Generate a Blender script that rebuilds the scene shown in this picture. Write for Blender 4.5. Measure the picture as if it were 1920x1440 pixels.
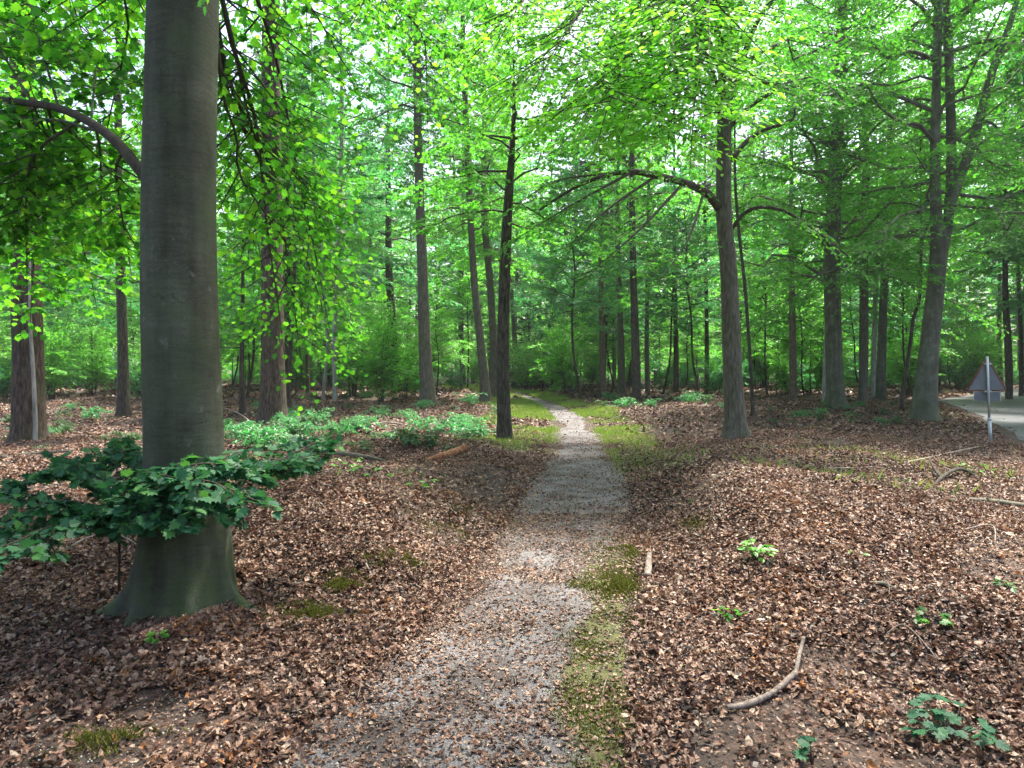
import bpy, math
import numpy as np
from math import radians, sin, cos, pi, exp

for o in list(bpy.data.objects):
    bpy.data.objects.remove(o)
scene = bpy.context.scene
COL = scene.collection
rng = np.random.default_rng(11)

# ------------------------------------------------------------------ camera, sky, sun, exposure
CAM_H, F, HY = 1.6, 1280.0, 690.0          # eye height, focal length in photo pixels (24 mm), horizon row
cam_d = bpy.data.cameras.new("camera")
cam_d.sensor_width, cam_d.lens = 36.0, 24.0
cam_d.shift_y = -(720 - HY) / 1920.0
cam_d.clip_start, cam_d.clip_end = 0.05, 1500.0
cam = bpy.data.objects.new("camera", cam_d)
COL.objects.link(cam)
cam.location = (0, 0, CAM_H)
cam.rotation_euler = (radians(90), 0, 0)
scene.camera = cam

SUN_EL, SUN_AZ = 66.0, 35.0               # azimuth measured from +Y (into the picture) towards +X
world = bpy.data.worlds.new("World")
scene.world = world
world.use_nodes = True
wt = world.node_tree
bg = wt.nodes["Background"]
sky = wt.nodes.new("ShaderNodeTexSky")
sky.sky_type = 'NISHITA'
sky.sun_disc = False
sky.sun_elevation = radians(SUN_EL)
sky.sun_rotation = radians(SUN_AZ)
sky.air_density, sky.dust_density, sky.ozone_density = 1.0, 6.0, 1.0
wt.links.new(sky.outputs[0], bg.inputs[0])
bg.inputs[1].default_value = 0.15

sd = bpy.data.lights.new("sun", 'SUN')
sd.energy, sd.angle, sd.color = 4.6, radians(4.5), (1.0, 0.94, 0.84)
sun = bpy.data.objects.new("sun", sd)
COL.objects.link(sun)
from mathutils import Vector
sv = Vector((sin(radians(SUN_AZ)) * cos(radians(SUN_EL)), cos(radians(SUN_AZ)) * cos(radians(SUN_EL)), sin(radians(SUN_EL))))
sun.rotation_euler = sv.to_track_quat('Z', 'Y').to_euler()
sun.location = sv * 60

scene.view_settings.view_transform = 'Standard'
scene.view_settings.look = 'None'
scene.view_settings.exposure = 1.72
scene.view_settings.gamma = 1.0
scene.render.engine = 'CYCLES'
cy = scene.cycles
cy.max_bounces, cy.diffuse_bounces, cy.glossy_bounces = 14, 8, 2
cy.transmission_bounces, cy.transparent_max_bounces = 10, 4
cy.use_adaptive_sampling = True
cy.adaptive_threshold = 0.02
cy.use_denoising = True
cy.denoiser = 'OPENIMAGEDENOISE'
cy.caustics_reflective = cy.caustics_refractive = False
cy.sample_clamp_indirect = 6.0


# ------------------------------------------------------------------ helpers
def P(px, py, d):
    """A photo pixel at distance d (m) in front of the camera."""
    return np.array([(px - 960) / F * d, d, CAM_H + (HY - py) / F * d])


def smooth(a, b, x):
    t = np.clip((x - a) / (b - a), 0, 1)
    return t * t * (3 - 2 * t)


_PY = np.array([-30, 0.5, 1.5, 2.73, 3.66, 5.3, 7.6, 11.4, 15.75, 20.5, 27.3, 34, 42.7, 55, 70, 90])
_PX = np.array([-1.5, -0.85, -0.55, -0.22, -0.02, 0.32, 0.70, 1.2, 1.5, 1.8, 1.72, 1.25, 0.2, -3.2, -9, -19])


def path_x(y):
    return np.interp(y, _PY, _PX)


def road_s(x, y):
    """Signed distance from the road's near edge (positive: on the road side)."""
    ex = np.interp(y, [-40, 0, 8.5, 15.2, 22, 28, 34, 60], [-14, 4.0 + 1.2, 7.9, 11.4, 15.2, 18.3, 21.2, 46.0])
    return (x - ex) * 0.88


def hash2(x, y, k):
    v = np.sin(x * 12.9898 + y * 78.233 + k * 37.719) * 43758.5453
    return v - np.floor(v)


def vnoise(x, y, k=0):
    x = np.asarray(x, float); y = np.asarray(y, float)
    xi, yi = np.floor(x), np.floor(y)
    fx, fy = x - xi, y - yi
    fx = fx * fx * (3 - 2 * fx); fy = fy * fy * (3 - 2 * fy)
    a, b = hash2(xi, yi, k), hash2(xi + 1, yi, k)
    c, d = hash2(xi, yi + 1, k), hash2(xi + 1, yi + 1, k)
    return (a * (1 - fx) + b * fx) * (1 - fy) + (c * (1 - fx) + d * fx) * fy


def fbm(x, y, k=0, n=3):
    s, a, t = 0, 0.5, 0
    for i in range(n):
        s = s + a * vnoise(np.asarray(x) * 2 ** i, np.asarray(y) * 2 ** i, k + i)
        t += a; a *= 0.5
    return s / t


def gz(x, y):
    """Ground height."""
    x = np.asarray(x, float); y = np.asarray(y, float)
    s = np.abs(x - path_x(y))
    off = smooth(0.65, 1.9, s)
    right = (x > path_x(y))
    bank = np.where(right, 0.30, 0.24) * off * smooth(2.5, 5.5, y) * (1 - 0.85 * smooth(8.5, 14, y))
    bumps = (fbm(x * 0.45, y * 0.45, 3) - 0.5) * 0.46 * off + (fbm(x * 1.7, y * 1.7, 9) - 0.5) * 0.10 * (0.15 + 0.85 * off)
    rs = road_s(x, y)
    flat = 1 - smooth(-4.5, -0.3, rs) * (1 - smooth(4.4, 9.0, rs))
    mound = 0.08 * np.exp(-((x - 9) ** 2 / 18 + (y - 21) ** 2 / 30)) + (.20 * np.exp(-((x - 3.1) ** 2 / 2.6 + (y - 7.2) ** 2 / 3.0)) + .14 * np.exp(-((x + 1.3) ** 2 / .8 + (y - 7.4) ** 2 / 2.0))) * off
    return (bank + bumps + mound) * flat


def G(px, py, lift=0.0):
    """The ground point seen at a photo pixel."""
    d = F * CAM_H / max(py - HY, 4.0)
    for _ in range(12):
        x = (px - 960) / F * d
        d = F * (CAM_H - float(gz(x, d))) / max(py - HY, 4.0)
    x = (px - 960) / F * d
    return np.array([x, d, float(gz(x, d)) + lift])


def mesh(name, V, T, mats, mat_idx=None, smooth_shade=False, quads=False):
    me = bpy.data.meshes.new(name)
    V = np.ascontiguousarray(V, np.float32); T = np.ascontiguousarray(T, np.int32)
    n = T.shape[1]
    me.vertices.add(len(V)); me.vertices.foreach_set("co", V.ravel())
    me.loops.add(T.size); me.loops.foreach_set("vertex_index", T.ravel())
    me.polygons.add(len(T))
    me.polygons.foreach_set("loop_start", np.arange(0, T.size, n, dtype=np.int32))
    me.polygons.foreach_set("loop_total", np.full(len(T), n, np.int32))
    for m in (mats if isinstance(mats, (list, tuple)) else [mats]):
        me.materials.append(m)
    if mat_idx is not None:
        me.polygons.foreach_set("material_index", np.ascontiguousarray(mat_idx, np.int32))
    me.polygons.foreach_set("use_smooth", np.full(len(T), smooth_shade, bool))
    me.update(calc_edges=True)
    me.validate()
    return me


class Geo:
    """Collects triangles (quads are split) into ONE mesh."""
    def __init__(self):
        self.V, self.T, self.M, self.n = [], [], [], 0

    def add(self, V, T, m=0):
        T = np.asarray(T)
        if T.size == 0:
            return
        if T.shape[1] == 4:
            T = np.concatenate([T[:, [0, 1, 2]], T[:, [0, 2, 3]]])
        self.V.append(np.asarray(V, float)); self.T.append(T + self.n)
        self.M.append(np.full(len(T), m)); self.n += len(V)

    def build(self, name, mats, origin=(0, 0, 0), smooth_shade=True):
        V = np.concatenate(self.V) - np.asarray(origin)
        return mesh(name, V, np.concatenate(self.T), mats, np.concatenate(self.M), smooth_shade)


def norm(v):
    v = np.asarray(v, float)
    return v / np.maximum(np.linalg.norm(v, axis=-1, keepdims=True), 1e-9)


def catmull(pts, n):
    pts = np.asarray(pts, float)
    if len(pts) < 3:
        t = np.linspace(0, 1, n)[:, None]
        return pts[0] * (1 - t) + pts[-1] * t
    p = np.vstack([2 * pts[0] - pts[1], pts, 2 * pts[-1] - pts[-2]])
    u = np.linspace(0, len(pts) - 1 - 1e-6, n)
    i = u.astype(int); t = (u - i)[:, None]
    a, b, c, d = p[i], p[i + 1], p[i + 2], p[i + 3]
    return 0.5 * (2 * b + (c - a) * t + (2 * a - 5 * b + 4 * c - d) * t ** 2 + (3 * b - a - 3 * c + d) * t ** 3)


def tube(pts, rad, sides=8, wobble=0.0, seed=0, cap=True, shape=None):
    """A tapered tube. shape(theta, k) -> radius factor."""
    pts = np.asarray(pts, float); K = len(pts)
    rad = np.broadcast_to(np.asarray(rad, float), (K,))
    tan = norm(np.gradient(pts, axis=0))
    ref = np.array([1.0, 0, 0]) if abs(tan[:, 0]).mean() < 0.8 else np.array([0, 1.0, 0])
    s = norm(np.cross(tan, ref)); u = np.cross(s, tan)
    th = np.linspace(0, 2 * pi, sides, endpoint=False)
    f = np.ones((K, sides))
    if wobble:
        r = np.random.default_rng(seed)
        ph = r.uniform(0, 6.28, 4)
        kk = np.arange(K)[:, None]
        f += wobble * (np.sin(th * 2 + ph[0] + kk * .5) * .5 + np.sin(th * 3 + ph[1] - kk * .35) * .35 + r.normal(0, .35, (K, sides)))
    if shape is not None:
        f = f * shape(th[None, :], np.arange(K)[:, None])
    R = rad[:, None] * f
    V = pts[:, None] + R[..., None] * (np.cos(th)[None, :, None] * s[:, None] + np.sin(th)[None, :, None] * u[:, None])
    V = V.reshape(-1, 3)
    k = np.arange(K - 1)[:, None] * sides; j = np.arange(sides)[None, :]
    j2 = (j + 1) % sides
    T = np.stack([k + j, k + j2, k + sides + j2, k + sides + j], -1).reshape(-1, 4)
    T = np.concatenate([T[:, [0, 1, 2]], T[:, [0, 2, 3]]])
    if cap:
        V = np.vstack([V, pts[0], pts[-1]])
        n0 = K * sides
        jj = np.arange(sides)
        c0 = np.stack([np.full(sides, n0), (jj + 1) % sides, jj], -1)
        c1 = np.stack([np.full(sides, n0 + 1), (K - 1) * sides + jj, (K - 1) * sides + (jj + 1) % sides], -1)
        T = np.concatenate([T, c0, c1])
    return V, T


def prisms(A, B, ra, rb):
    """Many thin three-sided twigs at once."""
    A = np.asarray(A); B = np.asarray(B); n = len(A)
    t = norm(B - A)
    s = norm(np.cross(t, np.tile([0.13, 0.22, 0.97], (n, 1)))); u = np.cross(s, t)
    th = np.array([0, 2.094, 4.189])
    ring = np.cos(th)[None, :, None] * s[:, None] + np.sin(th)[None, :, None] * u[:, None]
    ra = np.broadcast_to(ra, (n,)); rb = np.broadcast_to(rb, (n,))
    V = np.concatenate([A[:, None] + ring * ra[:, None, None], B[:, None] + ring * rb[:, None, None]], 1).reshape(-1, 3)
    q = np.array([[0, 1, 4], [0, 4, 3], [1, 2, 5], [1, 5, 4], [2, 0, 3], [2, 3, 5]])
    T = (np.arange(n)[:, None, None] * 6 + q[None]).reshape(-1, 3)
    return V, T


# leaf outlines: x along the leaf, y across, z up; triangles
def _oval():
    V = np.array([[0, 0, 0], [.32, .27, .05], [.72, .22, .03], [1, 0, -.06], [.72, -.22, .03], [.32, -.27, .05]])
    return V, np.array([[0, 3, 2], [0, 2, 1], [0, 4, 3], [0, 5, 4]])[:, ::-1]


def _diamond():
    return np.array([[0, 0, 0], [.5, .30, .05], [1, 0, -.05], [.5, -.30, .05]]), np.array([[0, 2, 1], [0, 3, 2]])[:, ::-1]


def _lobed():
    a = np.radians([0, 16, 30, 48, 66, 84, 112, 150])
    r = np.array([.62, .40, .50, .33, .55, .34, .42, .30])
    up = [(.42 + rr * cos(t), rr * sin(t)) for t, rr in zip(a, r)]
    pts = up + [(x, -y) for x, y in up[:0:-1]]
    V = np.array([[.38, 0, 0]] + [[x, y, -.10 * (x - .4) ** 2 + .16 * abs(y) - .12 * y * y] for x, y in pts])
    n = len(pts)
    T = np.array([[0, 1 + i, 1 + (i + 1) % n] for i in range(n)])
    return V, T


LEAF = {'oval': _oval(), 'diamond': _diamond(), 'lobed': _lobed()}


def leaf_arrays(pos, D, N, L, kind):
    V0, T0 = LEAF[kind]
    D = norm(D); S = norm(np.cross(N, D)); N = np.cross(D, S)
    L = np.asarray(L)[:, None, None]
    V = pos[:, None] + L * (V0[None, :, 0, None] * D[:, None] + V0[None, :, 1, None] * S[:, None] + V0[None, :, 2, None] * N[:, None])
    T = (np.arange(len(pos))[:, None, None] * len(V0) + T0[None]).reshape(-1, 3)
    return V.reshape(-1, 3), T


UP = np.array([0, 0, 1.0])


def foliage(wood, crown, branches, r, leaf=.08, kind='diamond', step=.3, ns=5, nl=7, twig=.28, t0=.2, twig_wood=True,
            sub_wood=False, droop=.25, twig_max=1.3, ndev=.35):
    """Grow twigs, side twigs and leaves in flat sprays along every branch polyline."""
    A, Dv, Nv, Lv = [], [], [], []
    for pts in branches:
        pts = np.asarray(pts, float)
        seg = np.linalg.norm(np.diff(pts, axis=0), axis=1); cum = np.concatenate([[0], np.cumsum(seg)]); Lb = cum[-1]
        n = max(3, int(Lb * (1 - t0) / step))
        t = np.clip(t0 + (1 - t0) * (np.arange(n) + r.uniform(.2, .8, n)) / n, 0, 1) * Lb
        p = np.stack([np.interp(t, cum, pts[:, k]) for k in range(3)], -1)
        q = np.stack([np.interp(np.minimum(t + .1, Lb), cum, pts[:, k]) for k in range(3)], -1)
        q0 = np.stack([np.interp(np.maximum(t - .1, 0), cum, pts[:, k]) for k in range(3)], -1)
        T = norm(q - q0)
        S = norm(np.cross(T, UP) + r.normal(0, .12, (n, 3)))
        U = np.cross(S, T)
        sg = np.where(np.arange(n) % 2 == 0, 1.0, -1.0)[:, None]
        a = np.radians(r.normal(52, 13, n))[:, None]
        d = norm(T * np.cos(a) + S * sg * np.sin(a) + U * r.normal(0.02, .2, (n, 1)))
        l = np.minimum(twig * Lb * (1.15 - .7 * t / Lb), twig_max) * r.uniform(.65, 1.25, n)
        A.append(p); Dv.append(d); Nv.append(norm(U * 1.0 + UP * .5 + r.normal(0, .15, (n, 3)))); Lv.append(l)
        A.append(pts[-1:]); Dv.append(norm(pts[-1:] - pts[-2:-1])); Nv.append(U[-1:]); Lv.append(np.array([min(twig * Lb * .6, twig_max)]))
    A, Dv, Nv, Lv = map(np.concatenate, (A, Dv, Nv, Lv))
    B = A + Dv * Lv[:, None]; B[:, 2] -= droop * Lv * Lv
    if wood is not None and twig_wood:
        wood.add(*prisms(A, B, .004 + .006 * Lv, .002))
    # side twigs
    M = len(A)
    u = (np.arange(ns)[None] + r.uniform(.2, .9, (M, ns))) / ns
    sp = A[:, None] + (B - A)[:, None] * u[..., None]
    sg = np.where((np.arange(ns)[None] + r.integers(0, 2, (M, 1))) % 2 == 0, 1.0, -1.0)[..., None]
    tw = norm(B - A)
    S = norm(np.cross(Nv, tw))
    a = np.radians(r.normal(46, 14, (M, ns)))[..., None]
    sdir = norm(tw[:, None] * np.cos(a) + S[:, None] * sg * np.sin(a) + Nv[:, None] * r.normal(0, .18, (M, ns, 1)))
    sl = Lv[:, None] * (.55 - .3 * u) * r.uniform(.7, 1.3, (M, ns))
    sp = np.concatenate([sp.reshape(-1, 3), A]); sdir = np.concatenate([sdir.reshape(-1, 3), tw])
    sl = np.concatenate([sl.ravel(), Lv]); sn = np.concatenate([np.repeat(Nv, ns, 0), Nv])
    if wood is not None and sub_wood:
        wood.add(*prisms(sp, sp + sdir * sl[:, None], .003, .0015))
    # leaves
    Q = len(sp)
    v = (np.arange(nl)[None] + r.uniform(.1, .9, (Q, nl))) / nl
    lp = sp[:, None] + sdir[:, None] * (sl[:, None] * v)[..., None]
    lp[..., 2] -= (droop * .6 * (sl[:, None] * v) ** 2)
    sg = np.where(np.arange(nl)[None] % 2 == 0, 1.0, -1.0) * np.ones((Q, 1))
    SS = norm(np.cross(sn, sdir))
    a = np.radians(r.normal(45, 18, (Q, nl)))[..., None]
    ld = sdir[:, None] * np.cos(a) + SS[:, None] * sg[..., None] * np.sin(a) + r.normal(0, .2, (Q, nl, 3))
    ld[..., 2] -= .22
    ln = sn[:, None] + r.normal(0, ndev, (Q, nl, 3))
    L = leaf * r.uniform(.6, 1.25, Q * nl)
    crown.add(*leaf_arrays(lp.reshape(-1, 3), ld.reshape(-1, 3), norm(ln.reshape(-1, 3)), L, kind))


# ------------------------------------------------------------------ materials
def new_mat(name):
    m = bpy.data.materials.new(name); m.use_nodes = True
    nt = m.node_tree; nt.nodes.clear()
    out = nt.nodes.new("ShaderNodeOutputMaterial")
    return m, nt, out


def nd(nt, typ, **kw):
    n = nt.nodes.new(typ)
    for k, v in kw.items():
        setattr(n, k, v)
    return n


def ramp(nt, stops, fac):
    n = nt.nodes.new("ShaderNodeValToRGB")
    e = n.color_ramp.elements
    while len(e) < len(stops):
        e.new(0.5)
    for i, (p, c) in enumerate(stops):
        e[i].position = p; e[i].color = (*c, 1)
    nt.links.new(fac, n.inputs[0])
    return n.outputs[0]


def mixc(nt, a, b, fac, mode='MIX'):
    n = nd(nt, "ShaderNodeMix", data_type='RGBA', blend_type=mode)
    for s, v in ((n.inputs[0], fac), (n.inputs[6], a), (n.inputs[7], b)):
        if isinstance(v, (int, float)):
            s.default_value = v
        elif isinstance(v, tuple):
            s.default_value = (*v, 1)
        else:
            nt.links.new(v, s)
    return n.outputs[2]


def noise(nt, vec, scale, detail=4, rough=.55, out=0):
    n = nd(nt, "ShaderNodeTexNoise")
    n.inputs["Scale"].default_value = scale; n.inputs["Detail"].default_value = detail; n.inputs["Roughness"].default_value = rough
    if vec is not None:
        nt.links.new(vec, n.inputs["Vector"])
    return n.outputs[out]


def mapping(nt, vec, scale):
    n = nd(nt, "ShaderNodeMapping"); n.inputs["Scale"].default_value = scale
    nt.links.new(vec, n.inputs["Vector"])
    return n.outputs[0]


def math_n(nt, op, a, b):
    n = nd(nt, "ShaderNodeMath", operation=op)
    for s, v in ((n.inputs[0], a), (n.inputs[1], b)):
        if isinstance(v, (int, float)):
            s.default_value = v
        else:
            nt.links.new(v, s)
    return n.outputs[0]


def bump(nt, h, strength, dist):
    n = nd(nt, "ShaderNodeBump"); n.inputs["Strength"].default_value = strength; n.inputs["Distance"].default_value = dist
    nt.links.new(h, n.inputs["Height"])
    return n.outputs[0]


def principled(nt, out, col, rough=.7, spec=.3, nrm=None, metal=0.0):
    b = nd(nt, "ShaderNodeBsdfPrincipled")
    if isinstance(col, tuple):
        b.inputs["Base Color"].default_value = (*col, 1)
    else:
        nt.links.new(col, b.inputs["Base Color"])
    if isinstance(rough, float):
        b.inputs["Roughness"].default_value = rough
    else:
        nt.links.new(rough, b.inputs["Roughness"])
    b.inputs["Specular IOR Level"].default_value = spec
    b.inputs["Metallic"].default_value = metal
    if nrm is not None:
        nt.links.new(nrm, b.inputs["Normal"])
    if out is not None:
        nt.links.new(b.outputs[0], out.inputs[0])
    return b


def leaf_mat(name, stops, trans, tmix=.5, rough=.42, spec=.45):
    """Two-sided leaf: glossy-ish front, light glowing through; tone differs leaf by leaf and tree by tree."""
    m, nt, out = new_mat(name)
    g = nd(nt, "ShaderNodeNewGeometry"); oi = nd(nt, "ShaderNodeObjectInfo")
    f = math_n(nt, 'ADD', math_n(nt, 'MULTIPLY', g.outputs["Random Per Island"], .72), math_n(nt, 'MULTIPLY', oi.outputs["Random"], .28))
    c = ramp(nt, stops, f)
    b = principled(nt, None, c, rough, spec)
    t = nd(nt, "ShaderNodeBsdfTranslucent")
    tc = mixc(nt, c, trans, 1.0, 'MULTIPLY')
    nt.links.new(tc, t.inputs[0])
    mx = nd(nt, "ShaderNodeMixShader"); mx.inputs[0].default_value = tmix
    nt.links.new(b.outputs[0], mx.inputs[1]); nt.links.new(t.outputs[0], mx.inputs[2])
    nt.links.new(mx.outputs[0], out.inputs[0])
    return m


M = {}
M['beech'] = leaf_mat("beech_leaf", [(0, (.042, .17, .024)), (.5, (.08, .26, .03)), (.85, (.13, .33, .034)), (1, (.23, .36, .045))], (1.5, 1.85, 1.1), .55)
M['beech_sunlit'] = leaf_mat("painted_sunlit_beech_leaf", [(0, (.10, .34, .025)), (.5, (.15, .43, .03)), (1, (.24, .50, .045))], (1.8, 1.9, 1.0), .6)  # brighter copy of the beech leaf, sunlight put into its colour
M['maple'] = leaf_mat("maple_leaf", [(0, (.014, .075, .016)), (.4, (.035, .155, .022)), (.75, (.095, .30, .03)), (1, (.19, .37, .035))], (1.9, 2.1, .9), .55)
M['under'] = leaf_mat("understorey_leaf", [(0, (.08, .26, .035)), (.5, (.13, .36, .05)), (1, (.21, .44, .07))], (1.4, 1.7, 1.1), .52)  # extra brightness put into the colour to lift the dim understorey
M['deep'] = leaf_mat("deep_green_leaf", [(0, (.012, .06, .032)), (.5, (.026, .115, .055)), (.85, (.045, .16, .06)), (1, (.085, .24, .05))], (1.2, 1.3, .8), .38, .55, .3)
M['cool'] = leaf_mat("cool_green_leaf", [(0, (.04, .17, .065)), (.5, (.068, .24, .09)), (1, (.12, .30, .11))], (1.3, 1.75, 1.1), .5, .4, .6)
M['bramble'] = leaf_mat("bramble_leaf", [(0, (.035, .10, .04)), (.5, (.065, .155, .058)), (1, (.12, .21, .075))], (1.3, 1.4, .9), .35, .45, .5)
M['fresh'] = leaf_mat("fresh_green_leaf", [(0, (.07, .24, .03)), (1, (.13, .34, .05))], (1.5, 1.5, .8), .4)
M['needle'] = leaf_mat("spruce_needle", [(0, (.012, .045, .025)), (1, (.03, .085, .045))], (1, 1, .8), .15, .5, .4)
M['grass'] = leaf_mat("grass_blade", [(0, (.10, .19, .03)), (.6, (.17, .28, .045)), (1, (.28, .34, .08))], (1.4, 1.4, .8), .35, .5, .3)
M['moss'] = leaf_mat("moss_tuft", [(0, (.04, .05, .014)), (.5, (.09, .10, .02)), (.9, (.15, .155, .03)), (1, (.20, .17, .05))], (1.2, 1.2, .6), .25, .8, .1)


def litter_mat():
    m, nt, out = new_mat("dry_leaf")
    g = nd(nt, "ShaderNodeNewGeometry")
    tc = nd(nt, "ShaderNodeTexCoord")
    big = noise(nt, tc.outputs["Object"], .9, 4)
    f = math_n(nt, 'ADD', g.outputs["Random Per Island"], math_n(nt, 'MULTIPLY', math_n(nt, 'SUBTRACT', big, .53), 1.0))
    c = ramp(nt, [(0, (.03, .019, .014)), (.2, (.088, .045, .029)), (.42, (.19, .095, .058)), (.62, (.30, .172, .115)), (.82, (.38, .245, .17)), (.95, (.50, .385, .29)), (1, (.38, .16, .05))], f)
    c = mixc(nt, c, mixc(nt, c, (.42, .38, .36), 1.0, 'MULTIPLY'), ramp(nt, [(.4, (0,) * 3), (.62, (1,) * 3)], noise(nt, tc.outputs["Object"], 75, 4)))
    b = principled(nt, None, c, .5, .42)
    t = nd(nt, "ShaderNodeBsdfTranslucent"); nt.links.new(c, t.inputs[0])
    mx = nd(nt, "ShaderNodeMixShader"); mx.inputs[0].default_value = .16
    nt.links.new(b.outputs[0], mx.inputs[1]); nt.links.new(t.outputs[0], mx.inputs[2]); nt.links.new(mx.outputs[0], out.inputs[0])
    return m


M['litter'] = litter_mat()


def ground_mat():
    m, nt, out = new_mat("forest_soil")
    tc = nd(nt, "ShaderNodeTexCoord"); v = tc.outputs["Object"]
    vo = nd(nt, "ShaderNodeTexVoronoi"); vo.inputs["Scale"].default_value = 30; vo.inputs["Randomness"].default_value = 1
    nt.links.new(v, vo.inputs["Vector"])
    sep = nd(nt, "ShaderNodeSeparateColor"); nt.links.new(vo.outputs["Color"], sep.inputs[0])
    lit = ramp(nt, [(0, (.03, .018, .013)), (.3, (.075, .04, .026)), (.6, (.14, .075, .05)), (.85, (.22, .13, .095)), (1, (.30, .21, .16))], sep.outputs[0])
    soil = ramp(nt, [(.3, (.022, .018, .016)), (.7, (.06, .048, .042))], noise(nt, v, 9, 5))
    c = mixc(nt, soil, lit, ramp(nt, [(.40, (.05,) * 3), (.66, (.45,) * 3)], noise(nt, v, 2.1, 5)))
    gr = ramp(nt, [(.3, (.05, .085, .025)), (.7, (.12, .16, .05))], noise(nt, v, 14, 4))
    at = nd(nt, "ShaderNodeAttribute", attribute_name="green")
    c = mixc(nt, c, gr, at.outputs["Fac"])
    principled(nt, out, c, .85, .2, bump(nt, noise(nt, v, 26, 5), .7, .04))
    return m


M['ground'] = ground_mat()


def path_mat():
    m, nt, out = new_mat("path_gravel")
    tc = nd(nt, "ShaderNodeTexCoord"); v = tc.outputs["Object"]
    grit = ramp(nt, [(.3, (.06, .057, .06)), (.5, (.14, .134, .138)), (.72, (.26, .25, .256))], noise(nt, v, 110, 3, .7))
    blot = ramp(nt, [(.35, (.42, .36, .33)), (.62, (1, 1, 1))], noise(nt, v, 2.4, 5))
    c = mixc(nt, grit, blot, 1.0, 'MULTIPLY')
    at = nd(nt, "ShaderNodeAttribute", attribute_name="green")
    mo = ramp(nt, [(.3, (.04, .046, .014)), (.6, (.085, .09, .022)), (.8, (.13, .128, .033))], noise(nt, v, 22, 4))
    f = ramp(nt, [(.26, (0,) * 3), (.56, (.95,) * 3)], math_n(nt, 'MULTIPLY', at.outputs["Fac"], math_n(nt, 'ADD', noise(nt, v, 5, 5), .25)))
    c = mixc(nt, c, mo, f)
    principled(nt, out, c, .8, .3, bump(nt, noise(nt, v, 130, 4, .7), .6, .012))
    return m


M['path'] = path_mat()


def asphalt_mat():
    m, nt, out = new_mat("worn_asphalt")
    tc = nd(nt, "ShaderNodeTexCoord"); v = tc.outputs["Object"]
    c = ramp(nt, [(.3, (.075, .081, .09)), (.7, (.125, .133, .145))], noise(nt, v, 60, 4))
    c = mixc(nt, c, ramp(nt, [(.4, (.75,) * 3), (.65, (1, 1, 1))], noise(nt, v, .8, 4)), 1.0, 'MULTIPLY')
    principled(nt, out, c, .6, .4)
    return m


M['road'] = asphalt_mat()


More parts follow.
